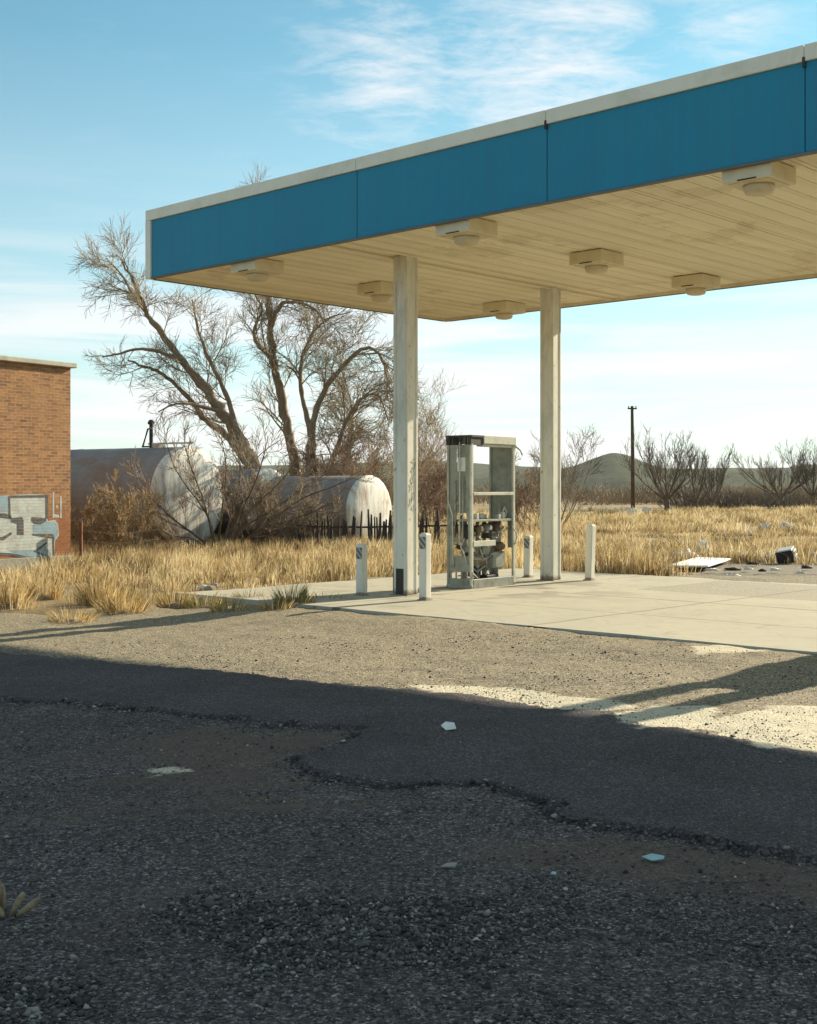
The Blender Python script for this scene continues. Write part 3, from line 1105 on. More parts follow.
def add_column(c, notch):
    """open-faced box post: two channels butted together, base plate, bolts"""
    mb = MB()
    h = wcol / 2
    zt = HS + 0.045
    mb.box((-h, -h, PAD + 0.012), (h, h, zt))
    lp = inv @ c
    rzl = ISL - RZC
    o = mb.build('column', MAT['column'], canopy, 0.012)
    o.location = (lp.x, lp.y, 0)
    o.rotation_euler = (0, 0, rzl)
    g = MB()
    # folded seams: raised edge strips on the left face
    g.box((-h + 0.02, -h - 0.012, PAD + 0.02), (-h + 0.055, -h - 0.001, zt - 0.35))
    g.box((h - 0.05, -h - 0.010, PAD + 0.02), (h - 0.02, -h - 0.001, zt - 0.01))
    g.box((h + 0.001, h - 0.05, PAD + 0.02), (h + 0.008, h - 0.02, zt - 0.01))
    build_each(g, 'edge_strip', MAT['column'], o)
    bp = MB()
    bp.box((-h - 0.04, -h - 0.04, PAD - 0.01), (h + 0.04, h + 0.04, PAD + 0.012))
    bp.build('base_plate', MAT['pump_grey'], o, 0.003, seg=1)
    if notch:
        s_ = MB()
        s_.box((-h + 0.002, -h - 0.006, PAD + 0.02), (h - 0.055, -h - 0.002, PAD + 0.36))
        s_.build('scuff_plate', MAT['pump_dark'], o)
        gm = MB()
        random.seed(5)
        z = 1.85
        y = 0.0
        x = h + 0.006
        for k in range(8):
            zz = z - k * 0.085 - random.uniform(0, 0.03)
            hgt, wid = random.uniform(0.03, 0.06), random.uniform(0.015, 0.04)
            y0 = random.uniform(-0.03, 0.03)
            pts = [(x, y0 + random.uniform(-wid, wid), zz + hgt * (1 - 2 * i / 5) + random.uniform(-0.015, 0.015)) for i in range(6)]
            gm.tube(pts, 0.0028, 4)
        build_each(gm, 'scrawl', MAT['scrawl'], o)
    return o


for k in range(2):
    off = E1 * (BAY * k)
    add_column(CA + off, k == 0)
    add_column(CB + off, False)

# ceiling lights
LIGHTS = [((257.5, 269), 'shallow white light box in the left corner of the canopy soffit'),
          ((466.5, 231), 'light box under the front of the canopy, right of the nearer post top'),
          ((759, 178), 'largest light box, closest to the viewer under the front edge of the canopy'),
          ((381, 291), 'light box half hidden behind the top of the nearer post'),
          ((596.5, 261), 'light box in the middle of the soffit, right of the farther post'),
          ((504, 309.5), 'light box at the back rim of the canopy, left of the farther post'),
          ((696, 284), 'light box with drum lens hanging at the back rim, right of the farther post')]


def build_light():
    root = empty('canopy_light', (0, 0, 0), RZC)
    a = 0.26
    b = MB()
    b.box((-a, -a, -0.165), (a, a, 0.0))
    b.build('housing', MAT['light_box'], root, 0.012)
    s_ = MB()
    s_.box((-a + 0.05, -a + 0.05, -0.173), (a - 0.05, a - 0.05, -0.166))
    s_.build('door_frame', MAT['light_box'], root)
    c = MB()
    c.lathe([(0.150, -0.20), (0.145, -0.225), (0.13, -0.25), (0.09, -0.262), (0.01, -0.266)][::-1] + [(0.150, -0.174)], 24)
    c.build('lens', MAT['lens'], root, smooth=True)
    d = MB()
    d.box((-0.09, -a - 0.006, -0.163), (0.11, -a - 0.001, -0.150))
    build_each(d, 'latch', MAT['rubber'], root)
    return root


light0 = build_light()
for i, ((px, py), lab) in enumerate(LIGHTS):
    p = G(px, py, HS - 0.06)
    o = light0 if i == 0 else copy_tree(light0)
    o.location = (p.x, p.y, HS + 0.04)
    tag(o, lab, 'ceiling light', 'light boxes under the canopy')

# ------------------------------------------------------------------ fuel dispenser skeleton


def build_pump(loc):
    root = empty('fuel_dispenser', loc, ISL)
    a, b, H = 0.22, 0.56, 2.2
    # corner posts (L angles)
    for sx in (-1, 1):
        for sy in (-1, 1):
            m = MB()
            x0, x1 = (a - 0.035, a) if sx > 0 else (-a, -a + 0.035)
            y0, y1 = (b - 0.05, b) if sy > 0 else (-b, -b + 0.05)
            m.box((x0, y0, 0.02), (x1, y1, H - 0.12))
            m.build('corner_post', MAT['pump_light'] if (sx > 0) else MAT['pump_grey'], root, 0.004, seg=1)
    # near end panel with cut-outs in its lower half
    m = MB()
    y0, y1 = -b + 0.012, -b + 0.026
    m.box((-a + 0.036, y0, 0.98), (-a + 0.16, y1, H - 0.14))
    m.box((-a + 0.16, y0 + 0.03, 1.08), (a - 0.10, y1 + 0.03, H - 0.14))
    m.box((a - 0.10, y0, 0.98), (a - 0.036, y1, H - 0.14))
    m.box((-a + 0.036, y0, 0.24), (a - 0.036, y1, 0.46))
    m.box((-a + 0.036, y0, 0.46), (-a + 0.10, y1, 0.98))
    m.box((a - 0.07, y0, 0.46), (a - 0.036, y1, 0.98))
    m.box((-a + 0.10, y0, 0.66), (a - 0.20, y1, 0.72))
    m.box((-a + 0.036, y0, 0.02), (a - 0.036, y1, 0.14))
    for k in range(5):
        x = -a + 0.05 + k * 0.095
        m.box((x, y0, 0.14), (x + 0.022, y1, 0.24))
    m.build('end_panel', MAT['pump_grey'], root)
    # far end panel
    m = MB()
    y0, y1 = b - 0.026, b - 0.012
    m.box((-a + 0.036, y0, 0.95), (a - 0.036, y1, H - 0.13))
    m.box((-a + 0.036, y0, 0.12), (-a + 0.14, y1, 0.95))
    m.box((a - 0.12, y0, 0.55), (a - 0.036, y1, 0.95))
    m.build('end_panel', MAT['pump_grey'], root)
    # head: open channel on the near end, pale beam along the front and back
    m = MB()
    m.box((a - 0.10, -b + 0.30, H - 0.12), (a + 0.012, b + 0.01, H))
    m.box((a - 0.13, -b + 0.30, H - 0.16), (a - 0.02, b + 0.01, H - 0.122))
    m.build('top_beam', MAT['pump_light'], root, 0.006, seg=1)
    m = MB()
    m.box((-a - 0.01, -b + 0.30, H - 0.12), (-a + 0.09, b + 0.01, H - 0.003))
    m.box((-a + 0.093, b - 0.09, H - 0.11), (a - 0.104, b + 0.008, H - 0.004))
    m.build('top_beam', MAT['pump_grey'], root, 0.006, seg=1)
    m = MB()
    m.box((-a - 0.012, -b - 0.012, H - 0.03), (a + 0.012, -b + 0.298, H - 0.002))
    for x in (-a - 0.008, a - 0.06):
        m.box((x, -b - 0.008, H - 0.14), (x + 0.06, -b + 0.29, H - 0.033))
    for x in (-0.13, 0.0, 0.10):
        m.box((x, -b - 0.004, H - 0.14), (x + 0.03, -b + 0.02, H - 0.033))
    m.build('junction_head', MAT['pump_dark'], root)
    # base frame
    m = MB()
    m.box((a - 0.06, -b + 0.052, 0.0), (a + 0.005, b - 0.052, 0.13))
    m.box((-a - 0.005, -b + 0.052, 0.0), (-a + 0.06, b - 0.052, 0.11))
    m.box((-a - 0.005, -b - 0.006, 0.0), (a + 0.006, -b + 0.05, 0.05))
    m.box((-a - 0.005, b - 0.05, 0.0), (a + 0.006, b + 0.006, 0.05))
    build_each(m, 'base_frame', MAT['pump_grey'], root, bevel=0.005, seg=1)
    # shelves
    m = MB()
    m.box((a - 0.05, -b + 0.052, 1.335), (a + 0.004, b - 0.052, 1.38))
    m.box((-a, -b + 0.052, 1.335), (-a + 0.05, b - 0.052, 1.38))
    build_each(m, 'cross_rail', MAT['pump_light'], root, bevel=0.004, seg=1)
    m = MB()
    m.box((-a + 0.03, -b + 0.06, 0.955), (a - 0.01, b - 0.06, 0.985))
    m.build('shelf', MAT['pump_grey'], root, 0.003, seg=1)
    m = MB()
    m.box((a - 0.03, -b + 0.055, 0.60), (a + 0.006, 0.04, 0.68))
    build_each(m, 'cross_rail', MAT['pump_light'], root, bevel=0.003, seg=1)
    # plumbing and meters
    random.seed(3)
    m = MB()
    for (y, r, z0, z1) in ((-0.36, 0.035, 0.05, 0.95), (-0.12, 0.028, 0.05, 0.96), (0.10, 0.03, 0.04, 0.96), (0.32, 0.035, 0.05, 0.96), (0.44, 0.022, 0.3, 1.3)):
        x = random.uniform(-0.1, 0.08)
        m.tube([(x, y, z0), (x + 0.01, y + 0.005, z1)], r, 10)
        for z in (z0 + 0.22, z0 + 0.5):
            m.tube([(x, y, z), (x, y, z + 0.05)], r * 1.6, 8)
    m.tube([(0.08, -0.36, 0.42), (0.1, -0.1, 0.40), (0.08, 0.12, 0.44)], 0.025, 8)
    m.tube([(0.05, 0.1, 0.8), (0.12, 0.25, 0.78), (0.1, 0.4, 0.86)], 0.025, 8)
    m.tube([(-0.1, -0.4, 0.86), (-0.1, 0.4, 0.84)], 0.03, 8)
    m.tube([(0.05, -0.42, 0.34), (0.06, -0.2, 0.22), (0.07, 0.0, 0.3), (0.06, 0.15, 0.2)], 0.012, 6)
    for k in range(26):
        y, z, x = random.uniform(-0.45, 0.45), random.uniform(0.2, 0.9), random.uniform(-0.15, 0.16)
        m.tube([(x, y, z), (x + random.uniform(-0.06, 0.06), y + random.uniform(-0.15, 0.15), z + random.uniform(-0.15, 0.1)), (x + random.uniform(-0.06, 0.06), y + random.uniform(-0.2, 0.2), z + random.uniform(-0.2, 0.05))], random.uniform(0.007, 0.016), 6)
    m.build('pipework', MAT['pump_steel'], root, smooth=True)
    for (y, z, s_, mt) in ((-0.26, 0.84, 0.06, 'pump_brass'), (0.22, 0.88, 0.055, 'pump_brass'), (0.30, 0.58, 0.065, 'pump_brass'), (-0.04, 0.86, 0.05, 'pump_steel')):
        m = MB()
        m.lathe([(0.02, -0.10), (s_ * 0.8, -0.09), (s_, -0.04), (s_, 0.04), (s_ * 0.8, 0.08), (0.03, 0.10)], 14, Matrix.Translation((0.10, y, z)) @ Matrix.Rotation(R(90), 4, 'Y'))
        m.box((0.03, y - s_ * 0.6, z - s_ * 1.5), (0.14, y + s_ * 0.5, z - s_ * 0.9))
        m.build('meter', MAT[mt], root, smooth=False)
    m = MB()
    for (y0, y1, z0, z1, x) in ((0.12, 0.42, 0.26, 0.50, 0.13), (-0.10, 0.06, 0.46, 0.58, 0.1), (-0.44, -0.3, 0.48, 0.6, 0.05), (0.30, 0.5, 0.72, 0.95, 0.02)):
        m.box((x - 0.12, y0, z0), (x, y1, z1))
    build_each(m, 'valve_box', MAT['pump_grey'], root, bevel=0.01, seg=1)
    m = MB()
    for (y0, y1, z0, z1, x) in ((-0.47, -0.38, 0.70, 0.92, 0.14), (0.04, 0.13, 0.70, 0.92, 0.1), (-0.18, -0.04, 0.14, 0.3, 0.02), (0.0, 0.3, 0.06, 0.16, 0.1)):
        m.box((x - 0.14, y0, z0), (x, y1, z1))
    build_each(m, 'dark_box', MAT['pump_dark'], root, bevel=0.006, seg=1)
    # clutter lying on the shelf
    m = MB()
    for k in range(9):
        y = -0.45 + k * 0.105
        h = random.uniform(0.03, 0.10)
        w = random.uniform(0.04, 0.09)
        x = random.uniform(-0.1, 0.15)
        m.box((x, y, 0.987), (x + w, y + w, 0.987 + h))
    m.tube([(0.12, 0.34, 1.0), (0.13, 0.37, 1.1), (0.12, 0.42, 1.16), (0.13, 0.46, 1.08), (0.12, 0.44, 1.0)], 0.012, 6)
    build_each(m, 'fittings', MAT['pump_light'], root, bevel=0.004, seg=1)
    # conduits up the near end panel
    for (x, zt, zb, mt) in ((-0.185, 2.05, 0.30, 'pump_light'), (0.02, 2.1, 0.62, 'pump_light'), (0.075, 1.6, 0.62, 'pump_steel'), (-0.06, 1.55, 0.9, 'pump_steel')):
        m = MB()
        pts = [(x, -b - 0.012, zt), (x, -b - 0.012, 1.25), (x + (0.08 if x < -0.1 else 0.0), -b - 0.014, 1.05), (x + (0.09 if x < -0.1 else 0.0), -b - 0.014, zb)]
        m.tube(pts, 0.011, 8)
        m.build('conduit', MAT[mt], root, smooth=True)
    m = MB()
    m.box((-0.05, -b + 0.030, 1.68), (0.09, -b + 0.0405, 1.88))
    m.build('sticker', MAT['sticker'], root)
    m = MB()
    for (x, z) in ((-0.11, 0.93), (0.10, 0.88), (-0.04, 0.60), (0.12, 0.5), (-0.12, 0.33)):
        m.tube([(x, -b + 0.01, z), (x + 0.02, -b + 0.06, z - 0.02)], 0.032, 8)
    build_each(m, 'cable_gland', MAT['rubber'], root)
    m = MB()
    m.tube([(0.1, -b - 0.0, 0.72), (0.05, -b - 0.03, 0.60), (0.1, -b - 0.02, 0.5), (0.14, -b + 0.0, 0.36)], 0.010, 6)
    m.tube([(a - 0.01, b + 0.0, H - 0.13), (a + 0.06, b + 0.05, H - 0.2), (a + 0.08, b + 0.07, H - 0.27)], 0.014, 6)
    m.tube([(a + 0.01, b - 0.1, 0.86), (a + 0.03, b - 0.02, 0.78), (a + 0.02, b + 0.02, 0.66), (a + 0.02, b - 0.06, 0.6)], 0.012, 6)
    build_each(m, 'loose_cable', MAT['pump_light'], root, smooth=True)
    return root


pc = near_corner_to_centre(G(471.5, 589, PAD), 0.44, 1.12)
pump = build_pump((pc.x, pc.y, PAD))
tag(pump, 'stripped grey fuel dispenser frame with bare pipes and meters, standing between the two posts', 'fuel pump', 'gutted fuel dispensers')
p2 = copy_tree(pump)
q = pc + E1 * BAY
p2.location = (q.x, q.y, PAD)
tag(p2, 'stripped grey fuel dispenser frame on the second pump island, right of the picture', 'fuel pump', 'gutted fuel dispensers')

# ------------------------------------------------------------------ bollards
BOL = [((361.5, 595.5), 0.68, True, (0.6, 0.8), 'short white square bollard left of the nearer canopy post, with striped band'),
       ((425.0, 600.5), 0.85, True, (0.0, 0.3), 'white square bollard in front of the nearer canopy post, close to the pump'),
       ((528.5, 577.5), 0.66, True, (-0.4, 0.5), 'short white bollard with striped band between the pump and the farther post'),
       ((590.0, 580.5), 0.86, False, (-1.2, 1.2), 'plain white bollard without a band, right of the farther post')]


def build_bollard(h, band):
    root = empty('bollard', (0, 0, 0), ISL)
    w = 0.057
    m = MB()
    m.box((-w, -w, -0.02), (w, w, h))
    m.build('post', MAT['white_post'], root, 0.012)
    m = MB()
    m.box((-w + 0.012, -w + 0.012, h - 0.004), (w - 0.012, w - 0.012, h + 0.012))
    m.build('cap', MAT['white_post'], root, 0.005, seg=1)
    if band:
        m = MB()
        m.box((-w + 0.006, -w - 0.004, h - 0.19), (w - 0.006, -w - 0.001, h - 0.035))
        m.build('striped_band', MAT['stripe'], root)
    m = MB()
    m.box((-w - 0.015, -w - 0.015, -0.02), (w + 0.015, w + 0.015, 0.012))
    m.build('footing', MAT['plinth'], root)
    return root


for (px, h, band, tilt, lab) in BOL:
    p = G(px[0], px[1], PAD)
    o = build_bollard(h, band)
    o.location = (p.x, p.y + 0.06, PAD)
    o.rotation_euler = (R(tilt[0]), R(tilt[1]), ISL)
    tag(o, lab, 'bollard', 'bollards at the ends of the pump island')

# ------------------------------------------------------------------ brick building


def build_building():
    p = G(70.5, 569, -0.12)
    ang = R(33)
    # local x: from the corner along the visible wall towards the viewer; local y: away to the back left
    ax = Vector((-math.sin(ang), -math.cos(ang)))
    rz = math.atan2(ax.y, ax.x)
    root = empty('brick_building', (p.x, p.y, -0.12), rz, 'tall plain brick building at the left edge with graffiti low on its sunlit wall', 'building')
    LX, LY, HH = 7.0, 9.0, 4.02
    # in the local frame the visible wall is the plane y = 0 seen from -y or +y
    s = 1 if (Vector((math.cos(rz + math.pi / 2), math.sin(rz + math.pi / 2))).dot(Vector((-1, 0))) > 0) else -1
    me = bpy.data.meshes.new('wall')
    zb, zt = 0.28, HH
    vs = [(0, 0), (LX, 0), (LX, s * LY), (0, s * LY)]
    V = [(x, y, zb) for x, y in vs] + [(x, y, zt) for x, y in vs]
    Fs = [(0, 1, 5, 4), (1, 2, 6, 5), (2, 3, 7, 6), (3, 0, 4, 7)]
    me.from_pydata(V, [], Fs)
    uvl = me.uv_layers.new(name='UVMap')
    for poly in me.polygons:
        for li in poly.loop_indices:
            v = me.vertices[me.loops[li].vertex_index].co
            u = v.x if poly.index in (0, 2) else v.y
            uvl.data[li].uv = (u + 3.0, v.z)
    me.materials.append(MAT['brick'])
    o = bpy.data.objects.new('wall', me)
    COL.objects.link(o)
    o.parent = root
    m = MB()
    y0, y1 = sorted((-s * 0.09, s * (LY + 0.1)))
    m.box((-0.10, y0, HH), (LX + 0.1, y1, HH + 0.10))
    m.build('roof', MAT['roof_slab'], root, 0.015)
    m = MB()
    y0, y1 = sorted((-s * 0.02, s * LY))
    m.box((-0.02, y0, -0.3), (LX, y1, zb + 0.0))
    m.build('plinth', MAT['plinth'], root, 0.01, seg=1)
    # graffiti: painted letter forms, outlines in px of the photograph mapped onto the wall plane
    nrm = Vector((math.cos(ang), -math.sin(ang)))   # wall normal towards the viewer
    c0 = Vector((p.x, p.y))

    def wl(px, py):
        # intersect the view ray with the wall plane
        dx = (px - CX) / F
        k = nrm.dot(c0) / nrm.dot(Vector((dx, 1)))
        P = Vector((dx * k, k))
        return (P - c0).dot(ax), HC - (py - HY) / F * k + 0.12

    def paint(name, polys, mat, off):
        for poly in polys:
            paint1(name, [poly], mat, off)

    def paint1(name, polys, mat, off):
        V, Fq = [], []
        for poly in polys:
            b = len(V)
            for px, py in poly:
                u, z = wl(px, py)
                V.append((u, -s * off, z))
            Fq.append(tuple(range(b, b + len(poly))))
        me = bpy.data.meshes.new(name)
        me.from_pydata(V, [], Fq)
        ul = me.uv_layers.new(name='UVMap')
        for poly in me.polygons:
            for li in poly.loop_indices:
                v = me.vertices[me.loops[li].vertex_index].co
                ul.data[li].uv = (v.x + 3.0, v.z)
        me.materials.append(mat)
        o = bpy.data.objects.new(name, me)
        COL.objects.link(o)
        o.parent = root

    paint('graffiti', [[(-30, 497), (8, 495.5), (30, 494), (47, 495), (47.5, 521), (55, 520), (58, 524), (59, 535), (55, 541), (54, 557), (40, 559), (20, 556), (8, 556), (-30, 552)]], MAT['paint_white'], 0.003)
    paint('graffiti', [[(33, 525), (45, 521), (56, 523), (58.5, 532), (55, 540), (46, 535), (33, 532)], [(8, 550), (34, 550), (44, 545), (53, 556), (40, 558), (18, 555)],
                       [(-30, 497), (8, 496), (8.5, 512), (-30, 513)]], MAT['paint_blue'], 0.005)
    dk = [[(8, 496), (10, 496), (10.5, 518), (8.6, 518)], [(10, 495.5), (47, 495), (48, 497.5), (10, 498)], [(45.6, 497), (48, 497), (48, 519), (45.6, 518)],
          [(-30, 515), (4, 513), (11, 516), (12, 519), (-2, 517.5), (-30, 520)], [(11, 518), (22, 517), (23.5, 521), (23.5, 535), (17, 534.5), (17, 524), (11, 522)],
          [(31.5, 517), (46, 518), (46, 521.5), (40, 524.5), (34, 523.5), (31.5, 521)], [(32, 533.5), (53, 534), (54.2, 537), (54, 558), (52.6, 557), (52.4, 538.5), (33, 535.4)],
          [(-30, 536), (2, 537), (11, 532), (12, 534), (4, 540), (-30, 540)], [(33, 551.5), (46, 542), (47.5, 543), (37, 551.5), (52, 557), (50, 558.5)], [(-30, 551), (10, 553), (34, 557.6), (34, 559), (8, 555.5), (-30, 554)]]
    paint('graffiti', dk, MAT['paint_dark'], 0.007)
    paint('graffiti', [[(52.5, 492), (54, 492), (54, 518), (52.5, 518)], [(54, 514), (59, 515), (59, 517.5), (54, 517)], [(60, 496), (61.5, 496), (61.5, 518), (60, 518)], [(56, 505), (58, 505), (58, 508), (56, 508)]],
          MAT['paint_white'], 0.003)


build_building()

# ------------------------------------------------------------------ tanks


def build_tank(px, py, d, rad, length, label, yaw, vent=False):
    """horizontal cylinder; its domed end faces the sun, the barrel runs back to the left"""
    c = D(px, py, d)
    zb = float(zg0(c.x, d)) - 0.05
    root = empty('storage_tank', (c.x, c.y, zb), yaw, label, 'storage tank', 'old tanks behind the brush')
    cz = c.z - zb
    # local +x = end normal; barrel towards -x
    Mx = Matrix.Translation((0, 0, cz)) @ Matrix.Rotation(R(90), 4, 'Y')
    m = MB()
    m.lathe([(rad, -0.02), (rad, -length * 0.33), (rad * 1.006, -length * 0.335), (rad, -length * 0.34), (rad, -length * 0.66), (rad * 1.006, -length * 0.665), (rad, -length * 0.67), (rad, -length)], 48, Mx)
    m.build('barrel', MAT['tank_body'], root, smooth=False)
    m = MB()
    prof = [(rad * 1.012, -0.03), (rad * 1.012, 0.02)]
    for k in range(1, 9):
        a = k / 8 * math.pi / 2
        prof.append((max(0.01, rad * math.cos(a) ** 0.5 if k < 8 else 0.01), 0.02 + rad * 0.14 * math.sin(a)))
    m.lathe(prof, 48, Mx)
    m.build('end_cap', MAT['tank_white'], root, smooth=True)
    for xs in (-0.8, -length + 0.8):
        m = MB()
        m.prism([(-rad * 0.8, -0.1), (rad * 0.8, -0.1), (rad * 0.72, cz - rad * 0.62), (-rad * 0.72, cz - rad * 0.62)], xs - 0.12, xs + 0.12, 'yz')
        m.build('saddle', MAT['plinth'], root)
    if vent:
        top = cz + rad
        m = MB()
        x0 = -1.35
        m.tube([(x0, 0, top - 0.05), (x0, 0, top + 0.62)], 0.05, 8)
        m.tube([(x0, 0, top + 0.5), (x0 - 0.12, 0, top + 0.5), (x0 - 0.32, 0, top + 0.02)], 0.025, 6)
        m.tube([(x0 - 0.34, 0, top + 0.03), (x0 + 0.06, 0, top + 0.03)], 0.02, 6)
        m.lathe([(0.03, 0.60), (0.09, 0.62), (0.09, 0.68), (0.04, 0.74)], 10, Matrix.Translation((x0, 0, top)))
        m.build('vent_pipe', MAT['tank_vent'], root)
        m = MB()
        m.tube([(x0 - 0.1, 0.0, top + 0.10), (0.2, 0.0, top + 0.10)], 0.025, 6)
        m.box((x0 + 0.15, -0.12, top - 0.05), (x0 + 0.4, 0.12, top + 0.07))
        m.build('fill_line', MAT['tank_white'], root)
    return root


YT = math.atan2(-0.57, 0.82)
build_tank(188, 497, 33.0, 1.30, 12.0, 'biggest storage tank, white end facing right, rusty barrel behind the brick building', YT, True)
build_tank(268, 504, 35.5, 0.98, 5.0, 'middle pale tank almost hidden by tangled bare brush and the leaning tree', YT)
build_tank(369, 512, 34.0, 0.97, 5.0, 'small tank with round white end just left of the nearer canopy post', YT)

# ------------------------------------------------------------------ trees and brush


class Tubes:
    def __init__(s):
        s.g = {}

    def add(s, pts, radii, n):
        pts = np.asarray(pts, float)
        s.g.setdefault((len(pts), n), []).append((pts, np.asarray(radii, float)))

    def build(s, name, mat, parent):
        V, Fq, base = [], [], 0
        for (np_, n), lst in s.g.items():
            P = np.stack([a for a, _ in lst])
            Rr = np.stack([b for _, b in lst])
            T = np.empty_like(P)
            T[:, 1:-1] = P[:, 2:] - P[:, :-2]
            T[:, 0] = P[:, 1] - P[:, 0]
            T[:, -1] = P[:, -1] - P[:, -2]
            T /= np.linalg.norm(T, axis=2, keepdims=True) + 1e-9
            ref = np.array([0.31, 0.82, 0.22])
            A = np.cross(T, ref)
            A /= np.linalg.norm(A, axis=2, keepdims=True) + 1e-9
            B = np.cross(T, A)
            ang = 2 * np.pi * np.arange(n) / n
            ring = P[:, :, None, :] + Rr[:, :, None, None] * (np.cos(ang)[None, None, :, None] * A[:, :, None, :] + np.sin(ang)[None, None, :, None] * B[:, :, None, :])
            cnt = len(lst)
            V.append(ring.reshape(-1, 3))
            idx = base + np.arange(cnt * np_ * n).reshape(cnt, np_, n)
            nx = np.roll(idx, -1, 2)
            Fq.append(np.stack([idx[:, :-1], nx[:, :-1], nx[:, 1:], idx[:, 1:]], -1).reshape(-1, 4))
            base += cnt * np_ * n
        if not V:
            return None
        return npmesh(name, np.concatenate(V), Fq, mat, parent, None, True)


def catmull(pts, sub=4):
    pts = [np.asarray(p, float) for p in pts]
    P = [2 * pts[0] - pts[1]] + pts + [2 * pts[-1] - pts[-2]]
    out = []
    for i in range(1, len(P) - 2):
        for k in range(sub):
            t = k / sub
            out.append(0.5 * ((2 * P[i]) + (-P[i - 1] + P[i + 1]) * t + (2 * P[i - 1] - 5 * P[i] + 4 * P[i + 1] - P[i + 2]) * t * t + (-P[i - 1] + 3 * P[i] - 3 * P[i + 1] + P[i + 2]) * t ** 3))
    out.append(pts[-1])
    return np.array(out)


def unit(v):
    return v / (np.linalg.norm(v) + 1e-9)


class Tree:
    """limbs (given by hand) plus recursively sprouted branches"""

    def __init__(s, seed, up=0.25, droop=0.0, minr=0.006, wob=0.14, thin=0.8):
        s.r = np.random.default_rng(seed)
        s.trunk, s.crown = Tubes(), Tubes()
        s.thin = thin
        s.up, s.droop, s.minr, s.wob = up, droop, minr, wob

    def limb(s, pts, r0, r1, spec, start=0.3, n=9):
        P = catmull(pts, 5)
        P[1:-1] += s.r.normal(0, r0 * 0.09, (len(P) - 2, 3))
        t = np.linspace(0, 1, len(P))
        rad = r0 + (r1 - r0) * t ** 0.8
        rad *= 1 + 0.08 * s.r.normal(size=len(P))
        rad = rad * s.thin
        s.trunk.add(P, rad, n)
        s.sprout(P, rad, spec, start)

    def sprout(s, P, rad, spec, start=0.25):
        if not spec:
            return
        cnt, ln, a0, a1 = spec[0]
        seg = np.linalg.norm(np.diff(P, axis=0), axis=1)
        cum = np.concatenate([[0], np.cumsum(seg)])
        tot = cum[-1]
        for k in range(cnt):
            f = start + (1 - start) * (k + s.r.uniform(0.0, 1.0)) / cnt
            q = min(f * tot, tot * 0.999)
            i = min(np.searchsorted(cum, q) - 1, len(P) - 2)
            i = max(i, 0)
            u = (q - cum[i]) / (seg[i] + 1e-9)
            p = P[i] + (P[i + 1] - P[i]) * u
            tg = unit(P[i + 1] - P[i])
            rnd = s.r.normal(size=3)
            side = unit(rnd - rnd.dot(tg) * tg)
            a = s.r.uniform(math.radians(a0), math.radians(a1))
            d = unit(tg * math.cos(a) + side * math.sin(a) + np.array([0, 0, s.up]))
            L = ln * s.r.uniform(0.55, 1.2) * (1.0 - 0.35 * f)
            rr = max(s.minr, min(rad[i] * 0.62, L * 0.022))
            big = len(spec) > 1
            m = 6 if big else 4
            pts = [p]
            dd = d
            for j in range(m - 1):
                dd = unit(dd + s.r.normal(0, s.wob, 3) + np.array([0, 0, s.up * 0.25 - s.droop * (j / (m - 1))]))
                pts.append(pts[-1] + dd * L / (m - 1))
            pts = np.array(pts)
            rr2 = np.linspace(rr, max(s.minr * 0.7, rr * 0.3), m)
            s.crown.add(pts, rr2, 5 if rr > 0.03 else 3)
            s.sprout(pts, rr2, spec[1:], 0.2)

    def build(s, name, loc, label, cat, group, bark, twig, tn='trunk', cn='crown'):
        root = empty(name, loc, 0, label, cat, group)
        for t in (s.trunk, s.crown):
            for k, lst in t.g.items():
                for i, (p, r_) in enumerate(lst):
                    lst[i] = (p - np.array(loc), r_)
        s.trunk.build(tn, bark, root)
        s.crown.build(cn, twig, root)
        return root


def PX(d, *pts):
    """(px, py[, extra depth]) list -> world polyline at depth d"""
    return [np.array(D(p[0], p[1], d + (p[2] if len(p) > 2 else 0))) for p in pts]


TB, TT = MAT['bark'], MAT['twig']
BIG = [(14, 1.6, 30, 70), (9, 1.0, 25, 60), (8, 0.55, 20, 55)]
MID = [(10, 1.3, 30, 70), (8, 0.85, 25, 60), (8, 0.45, 20, 55)]

# tree 1: leans far to the left
dT = 37.0
t = Tree(1, 0.10, 0.05, 0.0058)
t.limb(PX(dT, (262, 552), (262, 510), (252, 470), (240, 440)), 0.34, 0.26, [(4, 1.2, 25, 60), (6, 0.6, 20, 60), (4, 0.35, 20, 50)], 0.6, 12)
t.limb(PX(dT, (252, 470), (238, 436), (222, 412), (205, 388), (184, 362), (165, 338), (150, 318), (142, 300), (133, 280), (122, 262)), 0.25, 0.035, BIG, 0.2, 10)
t.limb(PX(dT, (246, 462, 0.3), (226, 435, 0.6), (206, 420, 0.8), (192, 402, 0.7), (176, 385, 0.5), (160, 372, 0.3), (142, 366), (128, 360)), 0.16, 0.03, MID, 0.25)
t.limb(PX(dT, (184, 362), (160, 352, -0.5), (138, 349, -0.8), (118, 354, -1), (102, 357, -1.1)), 0.085, 0.025, [(5, 0.9, 30, 70), (5, 0.5, 20, 60), (3, 0.3, 20, 60)], 0.2)
t.limb(PX(dT, (238, 436), (228, 400, -0.6), (212, 365, -1), (200, 335, -1.1), (192, 300, -1)), 0.13, 0.025, MID, 0.25)
t.limb(PX(dT, (150, 318), (134, 296, 0.5), (121, 274, 0.8), (106, 258, 1)), 0.07, 0.02, MID, 0.1)
t.limb(PX(dT, (222, 412), (196, 405, -0.6), (176, 404, -1), (158, 412, -1.3)), 0.09, 0.02, [(6, 0.9, 30, 70), (5, 0.5, 20, 60), (3, 0.3, 20, 60)], 0.2)
t.build('bare_tree', D(262, 553, dT), 'bare tree leaning far left over the biggest tank', 'tree', 'leafless trees behind the tanks', TB, TT)

